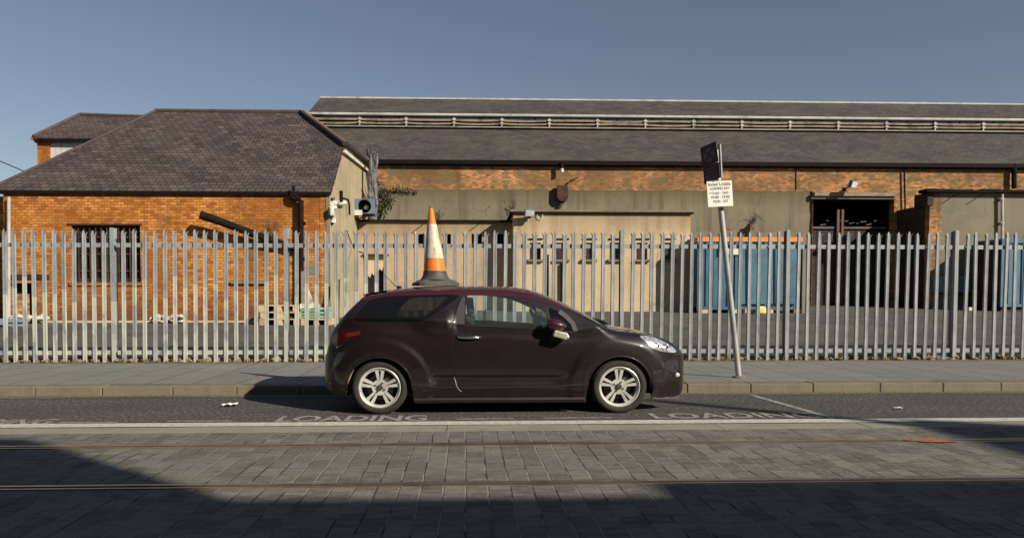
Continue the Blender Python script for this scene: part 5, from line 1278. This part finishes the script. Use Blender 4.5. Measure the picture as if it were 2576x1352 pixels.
# sills
sillm = plain('sill_plastic', (.030, .022, .022), .45, .2)
for s in (-1, 1):
    m_ = MB(); a, b = cz(1043, 1003), cz(1469.5, 1003); zt_, zb2_ = cz(1250, 998.5)[1], cz(1250, 1010.5)[1]
    yo = .835
    m_.prism([(yo - .08, zt_), (yo + .004, zt_), (yo + .010, zt_ - .02), (yo - .012, zb2_), (yo - .1, zb2_)], lambda u, v, d: (d, YC0 + s * u, v), a[0], b[0])
    m_.build('sill', sillm, car)
lipm = plain('lip_plastic', (.10, .09, .085), .6, .3)
for s in (-1, 1):
    m_ = MB(); pth = [cz(1640, 999), cz(1672, 1000), cz(1698, 998), (cz(1706, 995)[0], cz(1706, 995)[1])]
    m_.tube([(p[0], YC0 + s * (float(W(p[0], max(p[1], .26))) - .05), p[1] - .004) for p in pth], .018, 6); m_.build('front_lip', lipm, car)
# surface strips: shut lines and creases
def strip(mb, pts, wd, out, side=-1):
    pts = dense(pts, .02, False)
    L, Rr_ = [], []
    for i, p in enumerate(pts):
        q0, q1 = pts[max(0, i - 1)], pts[min(len(pts) - 1, i + 1)]; d = np.array([q1[0] - q0[0], q1[1] - q0[1]]); l = np.linalg.norm(d)
        if l == 0: continue
        nx, nz = -d[1] / l * wd / 2, d[0] / l * wd / 2
        for lst, sg in ((L, 1), (Rr_, -1)):
            x_, z_ = p[0] + sg * nx, p[1] + sg * nz; z_ = min(z_, float(ze_(x_))); lst.append((x_, YC0 + side * (float(W(x_, z_)) + out), z_))
    k = len(L); mb.add(L + Rr_, [(i, i + 1, k + i + 1, k + i) for i in range(k - 1)])
for s in (-1, 1):
    m_ = MB(); dpts = panels['door']
    dp2 = CZ([(1164, 739), (1154, 760), (1143, 790), (1139, 817), (1138.5, 880), (1141, 930), (1146, 955), (1153, 974), (1166, 985), (1200, 986.5), (1330, 987), (1468, 985), (1467.5, 930), (1465, 870), (1462, 835)])
    strip(m_, dp2, .0095, .0015, s); m_.build('shut_line', MAT['seam'], doors[s], fix=False)
    m_ = MB(); strip(m_, CZ([(1462, 835), (1500, 830), (1530, 820), (1560, 828), (1604, 842)]), .006, .0015, s)
    strip(m_, CZ([(1644, 877), (1649, 884), (1643, 893)]), .006, .0015, s); strip(m_, CZ([(1665, 884.5), (1700, 887), (1716, 895)]), .006, .0015, s)
    strip(m_, CZ([(899, 847), (905, 862), (910, 884), (915, 895)]), .006, .0015, s)
    m_.build('shut_line', MAT['seam'], car, fix=False)
    m_ = MB(); strip(m_, CZ([(1170, 817.6), (1240, 819), (1332, 825), (1384, 828), (1420, 832.5), (1448, 834.5)]), .022, .004, s)
    strip(m_, CZ([(1384, 827), (1381, 800), (1375, 772)]), .022, .003, s)
    m_.build('window_trim', MAT['trim'], doors[s], fix=False)
    m_ = MB(); strip(m_, CZ([(1448, 833), (1440, 812), (1424, 795), (1406, 782)]), .05, .003, s); m_.build('pillar_trim', plain('grey_pillar', (.085, .08, .08), .35, .1, coat=.6), car, fix=False)
    m_ = MB(); strip(m_, CZ([(884, 811), (980, 811.5), (1052, 811)]), .012, .002, s); m_.build('window_trim', MAT['seam'], car, fix=False)
    # orange side of the tail lamp and its bright lower rim
    m_ = MB(); strip(m_, CZ([(868, 842.5), (886, 839.5), (906, 836)]), .042, .005, s); m_.build('indicator_lens', MAT['orange_lens'], car, fix=False)
    m_ = MB(); strip(m_, CZ([(845, 873), (854, 870), (863, 864), (870, 857)]), .012, .006, s); m_.build('chrome_strip', MAT['chrome'], car, fix=False)
    # inner detail of the headlight
    m_ = MB()
    for (px, py, r) in ((1650, 868, .040), (1672, 871, .044)):
        c_ = cz(px, py); yw = float(W(*c_)); m_.lathe([(r, .004), (r * .9, .012), (r * .55, .004)], lambda u, v, h: (c_[0] + u, YC0 + s * (yw + h), c_[1] + v * .75), 16)
    m_.build('lamp_ring', MAT['chrome'], car, smooth=True)
    # fog lamp recess
    m_ = MB(); rc = dense(rounded(CZ([(1674, 905), (1704, 903), (1707, 916), (1703, 936), (1680, 933), (1671, 922)]), 2), .02)
    vv2, _, ff2, *_ = delaunay_2d_cdt([Vector(p) for p in rc], [(i, (i + 1) % len(rc)) for i in range(len(rc))], [], 1, 1e-6)
    m_.add([(v.x, YC0 + s * (float(W(v.x, v.y)) + .003), v.y) for v in vv2], [tuple(f) for f in ff2]); m_.build('fog_recess', plain('recess_plastic', (.035, .03, .034), .28, .2), car, fix=False)
    c_ = cz(1702, 942); m_ = MB(); yw = float(W(*c_)); m_.lathe([(.001, .012), (.022, .010), (.028, 0)], lambda u, v, h: (c_[0] + u + h, YC0 + s * (yw + h), c_[1] + v), 14); m_.build('fog_lamp', MAT['lamp_glass'], car, smooth=True)
    # door handle
    a, b = cz(1149, 847), cz(1208, 848); m_ = MB(); path = []
    for k in range(9): t = k / 8; x_ = a[0] + (b[0] - a[0]) * t; z_ = a[1] + (b[1] - a[1]) * t; path.append((x_, YC0 + s * (float(W(x_, z_)) + .008 + .028 * math.sin(math.pi * t)), z_))
    m_.tube(path, [.010, .014, .017, .018, .018, .018, .018, .017, .012], 8); m_.build('door_handle', MAT['chrome'], doors[s], smooth=True)
    # mirror
    x0_, z0_ = cz(1395, 816); yb_ = YC0 + s * (float(W(x0_, z0_)) + .12); m_ = MB()
    prof = []; nn = 14; V3 = []
    for i in range(nn + 1):
        th = math.pi * i / nn
        for j in range(20):
            ph = 2 * math.pi * j / 20; sx_ = math.cos(th); r_ = math.sin(th)**.8
            V3.append((x0_ + (.115 if sx_ > 0 else .105) * sx_, yb_ + .085 * r_ * math.cos(ph), z0_ + .068 * r_ * math.sin(ph) * (1 - .25 * sx_) - .012 * sx_))
    m_.add(V3, [(i * 20 + j, i * 20 + (j + 1) % 20, (i + 1) * 20 + (j + 1) % 20, (i + 1) * 20 + j) for i in range(nn) for j in range(20)])
    mi_ = m_.build('wing_mirror', MAT['maroon'], doors[s], smooth=True)
    m_ = MB(); cc_ = (x0_ + .045, yb_ + s * .0, z0_ - .105)
    m_.obox(cc_, (.075, 0, -.02), (0, .06, 0), (.01, 0, .036)); m_.obox((x0_ + .115, yb_, z0_ - .115), (.02, 0, -.03), (0, .05, 0), (.014, 0, .014)); o = m_.build('mirror_foot', plain('mirror_alloy', (.46, .46, .40), .4, .35, 18.0, metal=.4), mi_)
    bv = o.modifiers.new('b', 'BEVEL'); bv.width = .014; bv.segments = 2
    m_ = MB(); m_.bar((x0_ + .02, yb_ - s * .02, z0_ - .04), (x0_ + .03, YC0 + s * (float(W(x0_, z0_)) - .03), z0_ - .05), .09, .05); m_.build('mirror_arm', MAT['trim'], mi_)
# tan flap at the rear arch, sunlight on the liner painted in
m_ = MB(); L = []; n = 16
for k in range(n + 1):
    t = math.pi * (.78 + .27 * k / n); wd_k = .05 * math.sin(math.pi * min(1, .12 + k / n))
    for rr2 in (0, 1):
        f = 1 + .004 - rr2 * (wd_k + .01) * 1.2; L.append((XW[0] + ARX * f * math.cos(t), YC0 - float(W(XW[0] + ARX * math.cos(t), ZW + ARZ * math.sin(t))) + .004 + rr2 * .05, ZW + ARZ * f * math.sin(t)))
m_.add(L, [(2 * k, 2 * k + 2, 2 * k + 3, 2 * k + 1) for k in range(n)]); m_.build('lit_arch_flap', MAT['sunlit_liner'], car, fix=False)
# bright door edge scratch
m_ = MB(); strip(m_, CZ([(1142, 947), (1145, 956), (1148, 968), (1154, 979), (1161, 984)]), .0055, .003); m_.build('chipped_edge', MAT['white'], doors[-1], fix=False)
# wheels
WX = 1.035
def wheel(xw, s):
    w_ = thing('wheel', (xw, YC0 + s * .80, ZW), None, None); w_.parent = car; w_.location = Vector((xw, YC0 + s * .80, ZW)) - car.location
    m_ = MB(); Rt = .300; fn = lambda u, v, h: (xw + u * WX, YC0 + s * (.80 - h), ZW + v)
    m_.lathe([(.224, -.002), (.230, -.012), (.248, -.022), (.272, -.020), (.288, -.010), (.297, .010), (.300, .04), (.300, .16), (.292, .19), (.255, .205), (.21, .20)], fn, 64)
    for k in range(72):                        # shoulder tread blocks
        a_ = 2 * math.pi * k / 72; c_, s_ = math.cos(a_), math.sin(a_); m_.obox(fn(.2985 * c_, .2985 * s_, .03), Vector((-s_ * WX, 0, c_)) * .008, Vector((0, .024, 0)), Vector((c_ * WX, 0, s_)) * .003)
    m_.build('tyre', MAT['tyre'], w_, smooth=True, angle=40)
    m_ = MB()
    m_.lathe([(.197, .035), (.203, .010), (.210, -.006), (.219, -.012), (.227, -.008), (.227, .03), (.205, .17)], fn, 64)
    holes = []; rot = R(90)
    for k in range(5):
        a0 = rot + 2 * math.pi * (k + .5) / 5    # big opening between spoke pairs
        def arc(r, h0, h1, n): return [(r * math.cos(a0 + h0 + (h1 - h0) * j / n), r * math.sin(a0 + h0 + (h1 - h0) * j / n)) for j in range(n + 1)]
        h_ = arc(.195, -.365, .365, 8) + arc(.088, .30, -.30, 5); holes.append(h_)
        a0 = rot + 2 * math.pi * k / 5           # slot inside a spoke pair
        h_ = arc(.190, -.072, .072, 4) + arc(.074, .030, -.030, 2); holes.append(h_)
    outer_ = [(.203 * math.cos(2 * math.pi * j / 64), .203 * math.sin(2 * math.pi * j / 64)) for j in range(64)]
    plate(m_, outer_, holes, lambda u, v, d: fn(u, v, d + .030 - .020 * min(1, math.hypot(u, v) / .19) + .012 * max(0, 1 - abs(math.hypot(u, v) - .09) / .09)), 0.0, .035)
    o = m_.build('rim', MAT['alloy'], w_, smooth=True, angle=35)
    m_ = MB(); m_.lathe([(.001, .008), (.028, .010), (.033, .018), (.034, .035)], fn, 24); cp_ = m_.build('centre_cap', MAT['disc'], w_, smooth=True, angle=40)
    m_ = MB()
    for k in range(4):
        a_ = R(45) + k * math.pi / 2 + .3; m_.lathe([(.001, .017), (.009, .017), (.010, .04)], lambda u, v, h: fn(.054 * math.cos(a_) + u, .054 * math.sin(a_) + v, h), 8)
    m_.build('wheel_bolt', MAT['disc'], w_)
    m_ = MB(); m_.lathe([(.001, .10), (.150, .10), (.150, .12), (.001, .12)], fn, 32); m_.obox(fn(.10, .06, .085), (.03, 0, .02), (0, .03, 0), (-.03, 0, .05)); m_.build('brake_disc', MAT['disc'], w_)
    m_ = MB(); m_.lathe([(.20, .17), (.001, .172)], fn, 32); m_.build('wheel_back', MAT['trim'], w_)
for xw in XW:
    for s in (-1, 1): wheel(xw, s)
# cabin
def seat(y0, lab=None):
    m_ = MB(); xb, zb3 = pc(1184, 768, y0 + 0); x_ = xb + .06
    m_.obox((x_ - .02, y0, .78), Vector((.06, 0, -.012)), (0, .22, 0), Vector((-.07, 0, .30))); m_.obox((x_ + .30, y0, .50), (.26, 0, .03), (0, .23, 0), (0, 0, .07))
    m_.obox((x_ - .07, y0, 1.20), Vector((.045, 0, 0)), (0, .13, 0), Vector((-.01, 0, .10)))
    for d in (-.05, .05): m_.bar((x_ - .07, y0 + d, 1.05), (x_ - .07, y0 + d, 1.15), .02, .02)
    o = m_.build('seat', MAT['cabin'], car); b = o.modifiers.new('b', 'BEVEL'); b.width = .04; b.segments = 3; return o
seat(YC0 - .37); seat(YC0 + .37)
m_ = MB(); x_ = cz(1010, 790)[0]; m_.obox((x_ - .05, YC0, .72), (.07, 0, -.01), (0, .56, 0), (-.09, 0, .26)); o = m_.build('rear_seat', MAT['cabin'], car); b = o.modifiers.new('b', 'BEVEL'); b.width = .05; b.segments = 3
m_ = MB(); xs0 = cz(1356, 808)
tilt = R(28); cx_, cz_ = xs0[0] + .02, xs0[1] - .03
ringp = [(cx_ + .175 * math.cos(t) * math.sin(tilt) * -1, YC0 - .37 + .175 * math.sin(t), cz_ + .175 * math.cos(t) * math.cos(tilt)) for t in np.linspace(0, 2 * math.pi, 33)]
m_.tube(ringp, .017, 8, cap=False); m_.bar((cx_ + .30, YC0 - .37, cz_ - .12), (cx_, YC0 - .37, cz_), .07, .07)
m_.obox((cx_, YC0 - .37, cz_), (-.02, 0, .035), (0, .16, 0), (.02, 0, .012)); m_.build('steering_wheel', MAT['cabin'], car)
m_ = MB(); xd = cx_ + .18; m_.prism([(xd, .60), (xd, cz_ + .02), (xd + .12, cz_ + .06), (xcow - .04, .90), (xcow + .1, .60)], lambda u, v, d: (u, YC0 + d, v), -.66, .66); m_.build('dashboard', MAT['cabin'], car)
m_ = MB(); m_.box(XR + .25, xcow, YC0 - .70, YC0 + .70, .30, .36); m_.box(XR + .25, x_ - .1, YC0 - .62, YC0 + .62, .36, .86); m_.build('cabin_floor', MAT['cabin'], car)
m_ = MB(); p = pc(1392, 795, 9.0); m_.obox((p[0] + .01, YC0 - .02, 1.22), (.015, 0, 0), (0, .11, 0), (0, 0, .035)); m_.build('rear_view_mirror', MAT['trim'], car)
# aerial and wipers
p0, p1 = pc(998, 721, YC0), pc(966, 690, YC0)
m_ = MB(); m_.tube([(p0[0] + .05, YC0, float(zc(p0[0])) + .004), (p0[0], YC0, float(zc(p0[0])) + .025)], [.03, .014], 8); m_.tube([(p0[0], YC0, float(zc(p0[0])) + .02), (p1[0], YC0, p1[1])], [.006, .004], 6); m_.build('aerial', MAT['trim'], car)
m_ = MB(); m_.bar((xcow + .02, YC0 - .45, float(zc(xcow)) - .005), (xcow - .05, YC0 + .15, float(zc(xcow - .05)) + .02), .02, .025); m_.bar((xcow + .03, YC0 + .1, float(zc(xcow)) + .03), (xcow - .03, YC0 + .62, float(zc(xcow - .03)) - .03), .02, .025)
m_.box(xcow - .03, xcow + .05, YC0 - .1, YC0 + .3, float(zc(xcow)) + .002, float(zc(xcow)) + .03); m_.build('wiper', MAT['trim'], car)
# ------------------------------------------------------------------ traffic cone on the roof
pcn = at(1094, 716, YC0); zr = float(zc(pcn.x)) + .004
cn = thing('traffic_cone', (pcn.x, YC0, zr), 'tall worn orange traffic cone with a dirty white sleeve standing on the car roof', 'traffic cone')
def hz(py): return at(1094, py, YC0).z
ht = hz(523); base_h = hz(704)
tip = at(1083.5, 523, YC0).x; bx_ = at(1095, 690, YC0).x
hw = lambda px: px * (YC0 / F)
def rad(z): t = (z - base_h) / (ht - base_h); return hw(31) + (hw(5.2) - hw(31)) * t
def axis(z): t = (z - base_h) / (ht - base_h); return bx_ + (tip - bx_) * t
def cone_part(name, z0, z1, mat, out=0.0, n=5, r0=None):
    m_ = MB(); zs_ = np.linspace(z0, z1, n); m_.lathe([(rad(z) + out, z) for z in zs_], lambda u, v, h: (axis(h) + u, YC0 + v, h), 36)
    return m_.build(name, mat, cn, smooth=True, fix=False)
def cone_mat(name, c, dirt_c, k):
    g = G(name); p = g.P(); nz = g.noise(g.scale(p, (1, 1, .5)), 9.0, 7, .7)
    cc = g.mix(g.ramp(nz, [(.46, 0.0), (.72, k)]), c, dirt_c); cc = g.mix(g.ramp(g.noise(p, 30, 5, .7), [(.60, 0.0), (.68, .6)]), cc, dirt_c)
    return g.done(g.bsdf(col=cc, rough=.5, spec=.35))
orm = cone_mat('cone_orange', (.80, .195, .012), (.42, .19, .08), .8)
cone_part('upper_shell', hz(566), ht, orm)
cone_part('lower_shell', hz(682), hz(648), orm)
cone_part('reflective_sleeve', hz(650), hz(564), cone_mat('cone_sleeve', (.60, .56, .42), (.26, .20, .11), .95), .004)
m_ = MB(); zs_ = np.linspace(hz(704), hz(681), 6)
m_.lathe([(rad(z) + .006 + .035 * ((hz(688) - z) / (hz(688) - hz(704)))**2 * (1 if z < hz(688) else 0), z) for z in zs_], lambda u, v, h: (axis(h) + u, YC0 + v, h), 36)
m_.build('rubber_foot', plain('cone_rubber', (.075, .07, .068), .6, .4, 6.0), cn, smooth=True)
m_ = MB(); wb0, wb1 = hw(64), hw(46); a_ = R(12)
rows = []
for hw_, z in ((wb0, zr + .004), (wb0, zr + .035), (wb1, zr + .075), (hw(36), base_h + .004)):
    ring2 = []
    for k in range(32):
        t = 2 * math.pi * k / 32; c_, s_ = math.cos(t), math.sin(t); q = 1 / max(abs(c_)**5 + abs(s_)**5, 1e-6)**.2; u, v = hw_ * c_ * q * .86, hw_ * s_ * q * .86
        ring2.append((bx_ + u * math.cos(a_) - v * math.sin(a_), YC0 + (u * math.sin(a_) + v * math.cos(a_)) * .8, z))
    rows.append(ring2)
m_.add(sum(rows, []), [(i * 32 + k, i * 32 + (k + 1) % 32, (i + 1) * 32 + (k + 1) % 32, (i + 1) * 32 + k) for i in range(3) for k in range(32)] + [tuple(range(31, -1, -1))])
m_.build('rubber_base', plain('base_rubber', (.085, .08, .072), .75, .5, 5.0), cn)
m_ = MB(); m_.lathe([(rad(ht) , ht - .002), (rad(ht) * .7, ht + .012), (.012, ht + .014), (.010, ht - .03)], lambda u, v, h: (tip + u, YC0 + v, h), 20); m_.build('cone_tip', plain('dull_tip', (.12, .04, .03), .7), cn, smooth=True)
